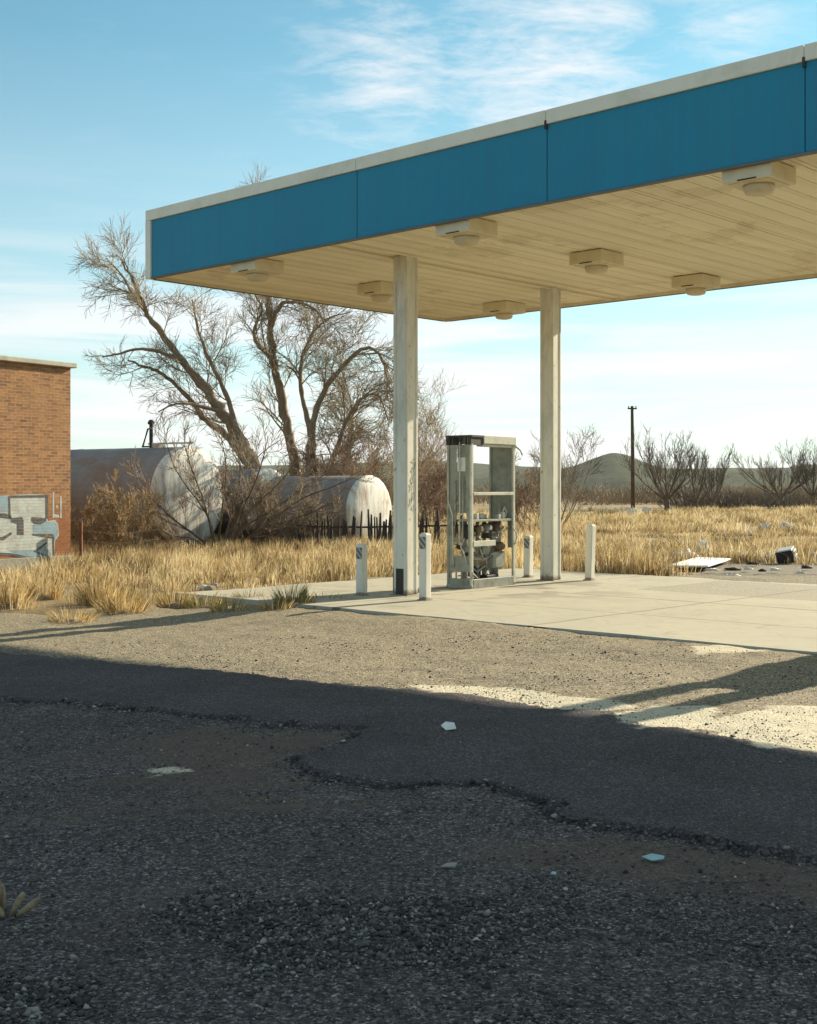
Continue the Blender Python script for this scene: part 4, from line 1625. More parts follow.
# tree 2: upright, its head above the canopy
dT = 40.0
t = Tree(2, 0.14, 0.03, 0.0058)
t.limb(PX(dT, (304, 552), (301, 510), (296, 470), (288, 430), (281, 395), (274, 360), (270, 325), (268, 298), (262, 268), (258, 240), (256, 215)), 0.30, 0.03, [(16, 1.9, 25, 60), (10, 1.0, 20, 60), (7, 0.55, 20, 55)], 0.3, 12)
t.limb(PX(dT, (277, 375), (268, 355, -0.4), (258, 345, -0.8), (254, 330, -1), (262, 310, -1.1), (255, 295, -1.3)), 0.12, 0.03, MID, 0.2)
t.limb(PX(dT, (270, 330), (280, 305, -0.5), (300, 303, -1), (318, 312, -1.4), (326, 330, -1.6)), 0.11, 0.025, MID, 0.2)
t.limb(PX(dT, (268, 300), (262, 286, 0.6), (250, 278, 0.8), (242, 262, 1)), 0.09, 0.02, MID, 0.2)
t.build('bare_tree', D(304, 553, dT), 'tall upright bare tree whose trunk rises behind the canopy fascia', 'tree', 'leafless trees behind the tanks', TB, TT)

# tree 3: broad drooping crown next to the nearer post
dT = 39.0
t = Tree(3, 0.12, 0.30, 0.0062)
sp3 = [(15, 1.6, 25, 65), (10, 1.05, 20, 60), (8, 0.6, 20, 50)]
t.limb(PX(dT, (322, 552), (318, 515), (314, 475), (312, 440)), 0.26, 0.2, [(4, 1.2, 30, 60), (6, 0.7, 20, 60), (4, 0.4, 20, 50)], 0.4, 12)
t.limb(PX(dT, (314, 470), (312, 430), (322, 395), (340, 370), (358, 352), (375, 350), (386, 372), (388, 400)), 0.16, 0.025, sp3, 0.25)
t.limb(PX(dT, (312, 440), (304, 405, 0.6), (300, 370, 1), (310, 338, 1.2), (330, 318, 1.4), (350, 312, 1.5)), 0.13, 0.02, sp3, 0.3)
t.limb(PX(dT, (318, 500), (332, 460, -0.6), (345, 425, -1), (360, 400, -1.2), (378, 395, -1.4), (388, 420, -1.5)), 0.12, 0.02, sp3, 0.25)
t.limb(PX(dT, (320, 520), (338, 490, 0.7), (350, 450, 1), (352, 410, 1.2), (344, 378, 1.4)), 0.12, 0.02, sp3, 0.25)
t.build('bare_tree', D(322, 553, dT), 'bare tree with a broad drooping twiggy crown beside the nearer post', 'tree', 'leafless trees behind the tanks', TB, TT)


def shrub(px, py, d, h, w, nst, seed, label, twig, dens=(6, 5), name='bare_shrub', lean=(0, 0), group='leafless shrubs round the tanks', thick=0.02, up=0.2, minr=0.006):
    """many-stemmed leafless bush standing at the given ground pixel"""
    r_ = np.random.default_rng(seed)
    t = Tree(seed, up, 0.0, minr, 0.16)
    b = np.array(D(px, py, d))
    for k in range(nst):
        a = r_.uniform(0, 2 * np.pi)
        rad = w * math.sqrt(r_.uniform(0.05, 1))
        tip = b + np.array([math.cos(a) * rad + lean[0], math.sin(a) * rad + lean[1], h * r_.uniform(0.6, 1.05)])
        st = b + np.array([math.cos(a), math.sin(a), 0]) * 0.12 * w
        mid = st * 0.55 + tip * 0.45 + np.array([math.cos(a) * rad * 0.12, math.sin(a) * rad * 0.12, -0.05 * h])
        t.limb([st, mid, tip], thick * r_.uniform(0.7, 1.2), minr, [(dens[0] + 2, h * 0.38, 20, 55), (dens[1] + 2, h * 0.22, 20, 55), (4, h * 0.12, 20, 50)], 0.15, 5)
    return t.build(name, b, label, 'shrub', group, twig, twig, 'stems', 'twigs')


# the big radiating brush in front of the tanks, stems drawn by hand
dS = 30.5
t = Tree(21, 0.18, 0.0, 0.006)
s4 = [(8, 0.95, 20, 55), (6, 0.5, 20, 55), (4, 0.28, 20, 55)]
base = (212, 548)
for pts, r0 in (
        ([(212, 548), (196, 536, -0.2), (172, 518, -0.5), (150, 497, -0.8), (132, 484, -1)], 0.045),
        ([(214, 548), (210, 525), (203, 500, -0.2), (192, 470, -0.3), (184, 445, -0.4)], 0.045),
        ([(208, 548), (190, 538, 0.3), (170, 535, 0.5), (150, 520, 0.6)], 0.03),
        ([(216, 548), (207, 515, 0.6), (176, 470, 0.8), (166, 440, 0.9)], 0.035),
        ([(222, 548), (236, 520, -0.3), (252, 490, -0.6), (262, 462, -0.8), (268, 436, -0.9)], 0.045),
        ([(224, 548), (246, 526, 0.2), (272, 510, 0.4), (298, 492, 0.6), (322, 476, 0.7)], 0.045),
        ([(226, 549), (256, 535, 0.3), (286, 522, 0.4), (312, 512, 0.4), (334, 502, 0.4)], 0.04),
        ([(222, 548), (232, 512, 0.5), (240, 480, 0.8), (238, 452, 1)], 0.04),
        ([(218, 548), (222, 510, -0.6), (226, 470, -0.9), (222, 440, -1)], 0.035),
        ([(228, 549), (250, 512, -0.6), (282, 480, -1.0), (300, 455, -1.2)], 0.04),
        ([(230, 550), (262, 528, -0.6), (300, 500, -0.8), (330, 488, -0.9), (352, 478, -1)], 0.035),
        ([(228, 549), (244, 500, 0.9), (256, 460, 1.2), (280, 440, 1.3)], 0.035)):
    t.limb(PX(dS, *pts), r0, 0.010, s4, 0.2, 7)
t.build('bare_shrub', D(220, 549, dS), 'largest tangle of bare branches fanning out before the white tank ends', 'shrub', 'leafless shrubs round the tanks', MAT['twig_dark'], MAT['twig_grey'], 'stems', 'twigs')

shrub(100, 558, 28.5, 1.30, 1.2, 7, 31, 'brown twiggy shrub in front of the rusty barrel beside the brick building', MAT['twig_brown'], (7, 6))
shrub(134, 556, 29.5, 1.5, 0.9, 5, 32, 'brown twiggy shrub below the tank vent, left of the white tank end', MAT['twig_brown'], (7, 6))
shrub(255, 552, 31.5, 1.6, 0.9, 8, 33, 'dense dark shrub at the foot of the leaning tree', MAT['twig_grey'], (7, 6))
shrub(300, 552, 32.0, 1.5, 1.0, 7, 34, 'grey shrub in front of the upright tree and the middle tank', MAT['twig_grey'], (6, 5))
shrub(330, 550, 38.0, 2.9, 1.6, 14, 35, 'reddish brush rising behind the small tank', MAT['twig_red'], (6, 6))
shrub(372, 548, 40.0, 3.0, 1.5, 12, 40, 'yellowish brush behind the small tank, nearest the post', MAT['twig_brown'], (6, 6))
shrub(434, 540, 38.0, 2.2, 1.0, 8, 36, 'reddish bare shrub seen between the nearer post and the pump', MAT['twig_red'], (7, 6))
shrub(430, 528, 52.0, 5.0, 2.2, 9, 37, 'pale thin bare tree seen right of the nearer post', MAT['twig_brown'], (6, 6), 'bare_sapling', thick=0.04)
shrub(530, 535, 39.0, 2.1, 1.0, 7, 38, 'dark bare shrub between the pump and the farther post', MAT['twig_red'], (7, 6))
shrub(556, 532, 44.0, 3.2, 1.0, 7, 39, 'bare shrub behind the farther post with branches reaching right', MAT['twig_grey'], (4, 4), lean=(0.6, 0), thick=0.03)

# ---- bare trees out in the field
FIELD = [(667, 513.5, 78, 4.6, 3.0, 10, 51, 'low-forking bare tree in the field, just right of the wooden pole'),
         (697, 511.0, 84, 4.2, 2.4, 6, 52, 'slim bare tree in the field, left one of the close pair'),
         (712, 510.5, 86, 4.3, 2.0, 6, 53, 'slim bare tree in the field, right one of the close pair'),
         (782, 506.0, 100, 4.6, 4.2, 12, 54, 'wide spreading bare tree over the dark hedge at right'),
         (812, 507.0, 96, 4.9, 3.0, 10, 55, 'bare tree cut by the right edge of the picture')]
for (px, py, d, h, w, ns, sd_, lab) in FIELD:
    r_ = np.random.default_rng(sd_)
    t = Tree(sd_, 0.32, 0.0, 0.010, 0.12)
    b = np.array(D(px, py, d))
    b[2] = min(b[2], -0.02)
    top = b + np.array([r_.normal(0, 0.08), 0, 0.9 if ns > 7 else 0.6])
    t.limb([b - [0, 0, 0.1], (b + top) / 2 + [0.05, 0, 0], top], 0.24 if ns > 7 else 0.13, 0.2 if ns > 7 else 0.11, None, 0.5, 8)
    for k in range(int(ns * 1.3)):
        a = 2 * np.pi * (k + r_.uniform(0, 0.6)) / ns * 0.77
        rad = w * r_.uniform(0.35, 1.0)
        tip = top + np.array([math.cos(a) * rad, math.sin(a) * rad, (h - 0.9) * r_.uniform(0.55, 1.0) * (1 - 0.25 * rad / w)])
        mid = top * 0.5 + tip * 0.5 + np.array([math.cos(a) * rad * 0.1, math.sin(a) * rad * 0.1, -0.1])
        t.limb([top - [0, 0, 0.15], mid, tip], 0.075, 0.018, [(6, h * 0.36, 15, 45), (5, h * 0.2, 15, 45), (3, 0.45, 15, 45)], 0.25, 6)
    t.build('bare_tree', b, lab, 'tree', 'bare trees out in the field', MAT['twig_dark'], MAT['twig_dark'])


# ---- far scrub: one mass
def far_scrub():
    r_ = np.random.default_rng(77)
    V, Q, rn = [], [], []
    base = 0
    items = []
    for k in range(760):
        az = r_.uniform(-0.40, 0.42)
        d = r_.uniform(105, 210)
        items.append((d * az, d, r_.uniform(0.6, 1.15), r_.uniform(1.4, 3.4), r_.uniform(0, 1)))
    for k in range(26):                     # denser dark hedge on the right
        items.append((r_.uniform(23, 38), r_.uniform(90, 100), r_.uniform(0.5, 0.9), r_.uniform(1.2, 2.0), 0.15))
    for k in range(12):
        items.append((r_.uniform(19.5, 24), r_.uniform(92, 98), r_.uniform(0.5, 0.9), r_.uniform(0.9, 1.6), 0.05))
    for (x, y, h, w, tone) in items:
        n = 150
        a = r_.uniform(0, 2 * np.pi, n)
        el = np.arcsin(r_.uniform(0, 1, n))
        rad = r_.uniform(0.35, 1.0, n) ** 0.5 * (1 + 0.25 * np.sin(3 * a + tone * 9))
        c = np.stack([x + w * rad * np.cos(a) * np.cos(el), y + w * rad * np.sin(a) * np.cos(el), h * 1.5 * rad * np.sin(el) * (0.8 + 0.4 * r_.uniform(size=n))], 1)
        dr = np.stack([np.cos(a) * 0.5, np.sin(a) * 0.5, r_.uniform(0.3, 1.2, n)], 1)
        dr /= np.linalg.norm(dr, axis=1, keepdims=True)
        sd2 = np.cross(dr, r_.normal(size=(n, 3)))
        sd2 /= np.linalg.norm(sd2, axis=1, keepdims=True)
        ln = r_.uniform(0.25, 0.7, n)[:, None]
        wd = r_.uniform(0.02, 0.06, n)[:, None]
        vs = np.stack([c - sd2 * wd, c + sd2 * wd, c + dr * ln], 1).reshape(-1, 3)
        V.append(vs)
        Q.append(base + np.arange(3 * n).reshape(n, 3))
        rn.append(np.repeat(np.clip(tone * 0.7 + r_.uniform(0, 0.3, n), 0, 1), 3))
        base += 3 * n
    o = npmesh('far_scrub', np.concatenate(V), Q, MAT['scrub'], None, {'rnd': np.concatenate(rn)})
    tag(o, 'band of brown leafless scrub along the far edge of the field', 'scrub', kind='stuff')


far_scrub()

# ------------------------------------------------------------------ hills


def hills(name, d0, depth, prof, mat, seed):
    xs = np.array([p[0] for p in prof], float)
    hs = np.array([HY - p[1] for p in prof], float)
    px = np.linspace(xs[0], xs[-1], 420)
    hp = np.interp(px, xs, hs)
    k = np.ones(9) / 9
    hp = np.convolve(np.pad(hp, 4, 'edge'), k, 'valid')
    us = np.linspace(0, 1, 40)
    az = (px - CX) / F
    V = []
    for u in us:
        d = d0 - depth * 0.5 + depth * u
        env = math.sin(math.pi * u) ** 0.8
        x = az * d
        nz = fbm(x / (depth * 0.12), np.full_like(x, d / (depth * 0.12)), 5, seed) - 0.5
        h = (hp / F * d0 + HC) * env * (1 + 0.35 * nz * (1 - env)) + 0.022 * depth * 0.55 * nz * env * np.minimum(1, hp / F * d0 / 30)
        V.append(np.stack([x, np.full_like(x, d), np.maximum(h, 0) - 1.0], 1))
    V = np.concatenate(V)
    nr, nc = len(us), len(px)
    idx = np.arange(nr * nc).reshape(nr, nc)
    q = np.stack([idx[:-1, :-1], idx[:-1, 1:], idx[1:, 1:], idx[1:, :-1]], -1).reshape(-1, 4)
    o = npmesh(name, V, [q], mat, None, None, True)
    tag(o, kind='structure')


hills('hills', 2300, 1200, [(-700, 468), (-300, 470), (0, 466), (200, 467), (360, 463), (430, 462), (470, 463), (520, 466), (560, 468), (700, 470), (760, 469), (800, 465), (900, 462), (1300, 470), (1700, 474)], MAT['hill'], 5)
hills('hills', 1500, 700, [(420, 487), (480, 478), (540, 472), (566, 467), (578, 464), (590, 459.5), (602, 455), (612, 452.5), (618, 452.5), (628, 455), (640, 460), (652, 464.5), (666, 468), (700, 469), (760, 473), (840, 480), (900, 488)], MAT['hill'], 8)

# ------------------------------------------------------------------ air
hm = N('haze_air')
pv = hm.n('VolumePrincipled')
pv.inputs['Color'].default_value = (0.80, 0.86, 0.90, 1)
pv.inputs['Density'].default_value = HAZE_DENSITY
pv.inputs['Anisotropy'].default_value = 0.25
hm.l(pv.outputs[0], hm.out.inputs['Volume'])
m = MB()
m.box((-4400, -4400, -2.5), (4400, 4400, 75))
tag(m.build('haze', hm.m), 'thin dry haze in the air over the plain', 'haze', kind='stuff')

# ------------------------------------------------------------------ utility pole
p = D(633, 511, 86)
root = empty('utility_pole', (p.x, p.y, -0.05), 0, 'lone brown wooden pole standing in the field', 'pole')
m = MB()
hp = HC - (406 - HY) / F * 86 + 0.05
m.tube([(0, 0, -0.2), (-0.02, 0, hp * 0.5), (-0.06, 0, hp)], [0.15, 0.13, 0.10], 10)
m.build('shaft', MAT['pole'], root, smooth=True)
m = MB()
m.box((-0.36, -0.05, hp - 0.22), (0.26, 0.05, hp - 0.12))
m.build('crossarm', MAT['pole'], root)
m = MB()
for x in (-0.3, 0.2):
    m.lathe([(0.03, hp - 0.12), (0.05, hp - 0.05), (0.03, hp + 0.02)], 8, Matrix.Translation((x, 0, 0)))
build_each(m, 'insulator', MAT['pump_steel'], root)

# ------------------------------------------------------------------ stake fence
random.seed(8)
pA, pB = D(296, 548, 31.5), D(462, 546, 31.5)
L_ = pB.x - pA.x
root = empty('stake_fence', (pA.x, pA.y, -0.1), 0, 'dark ragged fence of uneven wooden stakes behind the nearer post', 'fence')
x = 0.0
k = 0
while x < L_ and k < 62:
    h = random.uniform(0.75, 1.08)
    if x < 0.5:
        h *= 0.6
    w = random.uniform(0.024, 0.044)
    tx, ty = random.uniform(-0.05, 0.05), random.uniform(-0.05, 0.05)
    m = MB()
    m.tube([(x, 0, -0.15), (x + tx * 0.4, ty, h * 0.6), (x + tx, ty, h)], [w, w * 0.95, w * 0.6], 6)
    m.build('stake', MAT['stake'], root)
    x += random.uniform(0.045, 0.11) if random.random() < 0.85 else random.uniform(0.15, 0.25)
    k += 1
for z in (0.25, 0.66):
    m = MB()
    m.tube([(0, 0.06, z), (L_ * 0.4, 0.07, z - 0.03), (L_, 0.06, z + 0.02)], 0.025, 6)
    m.build('rail', MAT['stake'], root)

# little wire fence beside the building
pA = D(81, 560, 25.5)
root = empty('wire_fence', (pA.x, pA.y, -0.12), 0, 'rusty low post with slack wires beside the brick building', 'fence')
m = MB()
m.box((-0.025, -0.025, -0.1), (0.025, 0.025, 0.95))
m.build('post', MAT['rust'], root)
m = MB()
for z in (0.35, 0.55, 0.75):
    m.tube([(-0.3, 0, z), (0.026, 0, z + 0.02), (0.6, 0.4, z - 0.06), (1.3, 1.2, z)], 0.003, 4)
m.build('wire', MAT['wire'], root)

# ------------------------------------------------------------------ dry grass


def blades(x, y, h, w, seed, zb, lean=0.35, tone=None, wind=(0, 0)):
    r_ = np.random.default_rng(seed)
    n = len(x)
    a = r_.uniform(0, 2 * np.pi, n)
    ld = r_.uniform(0, 2 * np.pi, n)
    lm = np.abs(r_.normal(0, lean, n)) * h
    dx, dy = np.cos(a) * w / 2, np.sin(a) * w / 2
    lx, ly = np.cos(ld) * lm + wind[0] * h, np.sin(ld) * lm + wind[1] * h
    b0 = np.stack([x - dx, y - dy, zb - 0.02], 1)
    b1 = np.stack([x + dx, y + dy, zb - 0.02], 1)
    m0 = np.stack([x - dx * 0.75 + lx * 0.3, y - dy * 0.75 + ly * 0.3, zb + h * 0.55], 1)
    m1 = np.stack([x + dx * 0.75 + lx * 0.3, y + dy * 0.75 + ly * 0.3, zb + h * 0.55], 1)
    tp = np.stack([x + lx, y + ly, zb + h * np.sqrt(np.maximum(0.15, 1 - (lm / (h + 1e-6)) ** 2 * 0.5))], 1)
    V = np.stack([b0, b1, m0, m1, tp], 1).reshape(-1, 3)
    i = 5 * np.arange(n)[:, None]
    Q = i + np.array([[0, 1, 3, 2]])
    T = i + np.array([[2, 3, 4]])
    tn = r_.uniform(0, 1, n) if tone is None else np.clip(tone + r_.normal(0, 0.16, n), 0, 1)
    return V, Q, T, np.repeat(tn, 5)


def build_blades(name, parts, mat, parent=None):
    V, Q, T, A = [], [], [], []
    b = 0
    for (v, q, t_, a) in parts:
        V.append(v)
        Q.append(q + b)
        T.append(t_ + b)
        A.append(a)
        b += len(v)
    return npmesh(name, np.concatenate(V), [np.concatenate(Q), np.concatenate(T)], mat, parent, {'rnd': np.concatenate(A)})


def in_building(x, y):
    p = G(70.5, 569, -0.12)
    ang = R(33)
    nx, ny = math.cos(ang), -math.sin(ang)
    return ((x - p.x) * nx + (y - p.y) * ny < 0.05) & ((x - p.x) * math.sin(ang) + (y - p.y) * math.cos(ang) < 0.1)


def grass_fields():
    r_ = np.random.default_rng(101)
    parts = []
    # --- left verge, from the edge of the tarmac back to the brush
    n = 330000
    x = r_.uniform(-13, 1.5, n)
    y = r_.uniform(15.2, 36, n)
    px = CX + F * x / y
    py = HY + F * (HC + 0.1) / y
    cl = fbm(x * 1.3, y * 0.9, 4, 201)
    fine = fbm(x * 4, y * 3, 3, 207)
    # density field in terms of the place: thick at the back, thinning to the tarmac
    back = sstep(18.6, 23.5, y + 2.4 * (fbm(x * 0.45, y * 0.45, 3, 205) - 0.5))
    dens = 0.07 * sstep(16.0, 17.4, y) + 0.40 * back
    dens = dens * sstep(0.36, 0.66, cl * 0.65 + fine * 0.35 + 0.14 * back)
    ok = (px > -60) & (px < 470) & (r_.uniform(size=n) < dens) & ~on_pad(x, y, 0.1) & ~in_building(x, y)
    s = (x - FL.x) * E1.x + (y - FL.y) * E1.y
    t_ = (x - FL.x) * U2.x + (y - FL.y) * U2.y
    ok &= ~((s > 0.6) & (t_ < PT1) & (t_ > -2.0) & (s > 1.0))
    x, y, cl, back = x[ok], y[ok], cl[ok], back[ok]
    h = (0.05 + 0.30 * sstep(0.38, 0.68, 0.5 * cl + 0.5 * fbm(x * 3.0, y * 2.2, 3, 243))) * (0.6 + 0.5 * back) * r_.uniform(0.4, 1.3, len(x))
    w = 0.006 + 0.00035 * y
    tone = 1.9 * (fbm(x * 2.2 + 9, y * 1.6, 3, 231) - 0.5) + 0.45 + 0.2 * r_.normal(size=len(x))
    parts.append(blades(x, y, h, w, 1, zg0(x, y) - 0.02, 0.35, tone))
    # --- the field on the right
    n = 520000
    u = r_.uniform(0, 1, n)
    y = 21.5 * (95 / 21.5) ** u
    x = y * r_.uniform(-0.06, 0.40, n)
    cl = fbm(x * 0.55, y * 0.45, 4, 211)
    fine = fbm(x * 2.0, y * 1.4, 3, 217)
    bare = bare_zone(x, y)
    s = (x - FL.x) * E1.x + (y - FL.y) * E1.y
    t_ = (x - FL.x) * U2.x + (y - FL.y) * U2.y
    dens = (0.06 + 0.66 * sstep(0.40, 0.62, cl * 0.6 + fine * 0.4)) * (1 - bare)
    ok = (r_.uniform(size=n) < dens * 0.7) & (t_ > PT1 + 0.15 + 0.3 * (fine - 0.5))
    x, y, cl, t_ = x[ok], y[ok], cl[ok], t_[ok]
    nearp = sstep(6, 0.5, t_ - PT1)
    h = (0.08 + 0.36 * sstep(0.34, 0.70, 0.6 * cl + 0.4 * fbm(x * 2.0, y * 1.6, 3, 241))) * (0.75 + 0.35 * nearp) * r_.uniform(0.4, 1.3, len(x))
    h *= 1 - 0.35 * sstep(45, 80, y)
    band = sstep(0.40, 0.58, fbm(x * 0.10 + 3, y * 0.20, 3, 261)) * sstep(24.5, 28, y + 0 * x) + sstep(28, 24.5, y)
    h *= 0.35 + 0.75 * band
    w = 0.004 + 0.00045 * y
    tone = 1.9 * (fbm(x * 0.8 + 9, y * 0.5, 4, 231) - 0.5) + 0.45 + 0.2 * r_.normal(size=len(x))
    tone = tone - 0.22 * (1 - band)
    parts.append(blades(x, y, h, w, 2, zg0(x, y) - 0.03, 0.30, tone))
    # --- bunches: fans of taller blades that break the carpet up
    def bunches(cx, cy, nb, hmax, rmax, seed, tonec):
        k = len(cx)
        rr = r_.uniform(0.35, 1.0, k) * rmax
        a = r_.uniform(0, 2 * np.pi, (k, nb))
        rad = rr[:, None] * np.sqrt(r_.uniform(0, 1, (k, nb)))
        bx, by = rad * np.cos(a), rad * np.sin(a)
        hh = (hmax * (rr / rmax) ** 0.7)[:, None] * r_.uniform(0.4, 1.15, (k, nb)) * (1 - 0.4 * rad / rr[:, None])
        X, Y = (cx[:, None] + bx).ravel(), (cy[:, None] + by).ravel()
        tn = np.repeat(tonec, nb) + 0.15 * r_.normal(size=k * nb)
        V, Q, T, A = blades(X, Y, hh.ravel(), 0.005 + 0.0004 * Y, seed, zg0(X, Y) - 0.02, 0.22, tn)
        V = V.reshape(-1, 5, 3)
        for j, f_ in ((2, 0.3), (3, 0.3), (4, 0.9)):
            V[:, j, 0] += f_ * bx.ravel()
            V[:, j, 1] += f_ * by.ravel()
        return V.reshape(-1, 3), Q, T, A
    k = 620
    cx, cy = r_.uniform(-11, 0.5, k), 16.8 + 15.5 * r_.uniform(0, 1, k) ** 0.9
    s_ = (cx - FL.x) * E1.x + (cy - FL.y) * E1.y
    t2 = (cx - FL.x) * U2.x + (cy - FL.y) * U2.y
    ok = ~in_building(cx, cy) & ~((s_ > 0.7) & (t2 < PT1 + 0.2)) & (cx < -0.4 * (cy - 14.5) * 0 + 1) & (cy + 0.15 * cx > 15.2)
    cx, cy = cx[ok], cy[ok]
    parts.append(bunches(cx, cy, 50, 0.45, 0.30, 3, r_.uniform(0.1, 1.0, len(cx))))
    k = 2600
    cy = 21.5 * (85 / 21.5) ** r_.uniform(0, 1, k)
    cx = cy * r_.uniform(-0.05, 0.38, k)
    t2 = (cx - FL.x) * U2.x + (cy - FL.y) * U2.y
    ok = (t2 > PT1 + 0.3) & (bare_zone(cx, cy) < 0.35) & (fbm(cx * 0.10 + 3, cy * 0.20, 3, 261) > r_.uniform(0.38, 0.56, k))
    cx, cy = cx[ok], cy[ok]
    parts.append(bunches(cx, cy, 45, 0.62, 0.42, 4, r_.uniform(0.1, 1.0, len(cx))))
    o = build_blades('dry_grass', parts, MAT['grass'])
    tag(o, 'golden dry grass covering the verge and the field', 'grass', kind='stuff')


grass_fields()


def tuft(px, py, h, w, n, seed, label, mat='tuft', z=-0.06):
    p = G(px, py, z)
    zz = float(zg0(p.x, p.y))
    root = empty('grass_tuft', (p.x, p.y, zz), 0, label, 'grass tuft', 'grass tufts along the edge of the pad')
    r_ = np.random.default_rng(seed)
    a = r_.uniform(0, 2 * np.pi, n)
    rad = w * np.sqrt(r_.uniform(0, 1, n))
    x, y = rad * np.cos(a), rad * np.sin(a)
    hh = h * r_.uniform(0.35, 1.1, n) * (1 - 0.45 * rad / w)
    V, Q, T, A = blades(x, y, hh * 1.25, np.full(n, 0.011), seed, np.full(n, -0.01), 0.26)
    # fan outwards
    k = np.arange(n)
    tip = 5 * k + 4
    V[tip, 0] += x * 0.7
    V[tip, 1] += y * 0.7
    V[5 * k + 2, 0] += x * 0.3
    V[5 * k + 3, 0] += x * 0.3
    V[5 * k + 2, 1] += y * 0.3
    V[5 * k + 3, 1] += y * 0.3
    npmesh('blades', V, [Q, T], MAT[mat], root, {'rnd': A})
    m = MB()
    m.lathe([(w * 0.9, -0.04), (w * 0.7, 0.015), (w * 0.3, 0.03), (0.01, 0.035)], 10)
    m.build('root_crown', MAT['pod'], root)


TUFTS = [(294, 612, 0.46, 0.24, 650, 'tall green-topped grass tuft at the corner of the pad', 'green_tuft'),
         (276, 615, 0.30, 0.20, 380, 'yellow grass tuft leaning on the tall green-topped one', 'tuft'),
         (327, 607, 0.22, 0.25, 380, 'low brown grass tuft left of the pad\'s bare front edge', 'green_tuft'),
         (230, 614, 0.30, 0.24, 420, 'spiky yellow grass tuft on the tarmac edge in the post\'s shadow', 'tuft'),
         (206, 608, 0.30, 0.28, 420, 'dull brown grass tuft left of the spiky yellow one', 'green_tuft'),
         (252, 606, 0.30, 0.22, 350, 'small grass tuft behind the spiky yellow one', 'green_tuft'),
         (176, 604, 0.34, 0.30, 480, 'broad grass tuft at the left end of the pad', 'tuft'),
         (122, 612, 0.42, 0.32, 620, 'big pale yellow grass tuft at the tarmac edge', 'tuft'),
         (100, 602, 0.55, 0.30, 620, 'tallest straw-coloured grass tuft in front of the brick building\'s corner', 'tuft'),
         (72, 620, 0.24, 0.28, 350, 'low grass tuft farthest out on the tarmac', 'tuft'),
         (8, 604, 0.62, 0.30, 620, 'straw-coloured grass tuft at the left edge of the picture', 'tuft'),
         (46, 596, 0.45, 0.26, 460, 'grass tuft below the graffiti', 'tuft')]
for i, (px, py, h, w, n, lab, mt) in enumerate(TUFTS):
    tuft(px, py, h * 0.78, w * 0.85, int(n * 0.6), 300 + i, lab, mt)

# ------------------------------------------------------------------ loose stones


def stones():
    r_ = np.random.default_rng(55)
    xs, ys, sz = [], [], []
    # near ground, thick in the broken lower left
    n = 150000
    y = 2.9 * (13.0 / 2.9) ** r_.uniform(0, 1, n)
    x = r_.uniform(-1, 1, n) * (0.36 * y + 0.1)
    ov, cr, pa, di, dl = lot_fields(x, y)
    cl = fbm(x * 1.6, y * 1.6, 4, 91)
    rub = sstep(5.1, 4.5, y + 0.25 * x) * sstep(0.42, 0.58, cl) * sstep(0.9, 0.2, x)
    dens = (0.16 + 0.5 * sstep(0.5, 0.65, cl)) * (1 - 0.85 * ov) + 0.8 * rub + 0.35 * np.exp(-(dl / 0.08) ** 2)
    ok = r_.uniform(size=n) < dens
    x, y, rub, ov, dl = x[ok], y[ok], rub[ok], ov[ok], dl[ok]
    s = 0.0028 + 0.0026 * r_.exponential(0.7, len(x)) * (1 - 0.5 * ov) + 0.0032 * rub * r_.exponential(0.9, len(x))
    s = s + 0.006 * np.exp(-(dl / 0.05) ** 2) * r_.exponential(0.8, len(x))
    s = np.minimum(s * 0.9, 0.017)
    z = lot_height(x, y, ov, dl)
    n = len(x)
    oc = np.array([[1, 0, 0], [-1, 0, 0], [0, 1, 0], [0, -1, 0], [0, 0, 1], [0, 0, -1]], float)
    ft = np.array([[0, 2, 4], [2, 1, 4], [1, 3, 4], [3, 0, 4], [2, 0, 5], [1, 2, 5], [3, 1, 5], [0, 3, 5]])
    V = oc[None] * r_.uniform(0.6, 1.4, (n, 6, 1)) * np.stack([r_.uniform(0.8, 1.4, n), r_.uniform(0.8, 1.3, n), r_.uniform(0.5, 0.9, n)], 1)[:, None, :]
    V += r_.normal(0, 0.22, V.shape)
    a = r_.uniform(0, 6.28, n)
    c_, s_ = np.cos(a), np.sin(a)
    Vx = V[:, :, 0] * c_[:, None] - V[:, :, 1] * s_[:, None]
    Vy = V[:, :, 0] * s_[:, None] + V[:, :, 1] * c_[:, None]
    V = np.stack([Vx, Vy, V[:, :, 2]], 2) * s[:, None, None]
    V += np.stack([x, y, z + s * 0.25], 1)[:, None, :]
    Fq = (6 * np.arange(n)[:, None, None] + ft[None]).reshape(-1, 3)
    tone = np.repeat(np.clip(r_.beta(1.6, 2.2, n), 0, 1), 6)
    o = npmesh('loose_gravel', V.reshape(-1, 3), [Fq], MAT['stone'], None, {'rnd': tone})
    tag(o, 'loose gravel scattered over the broken tarmac', 'gravel', kind='stuff')


stones()

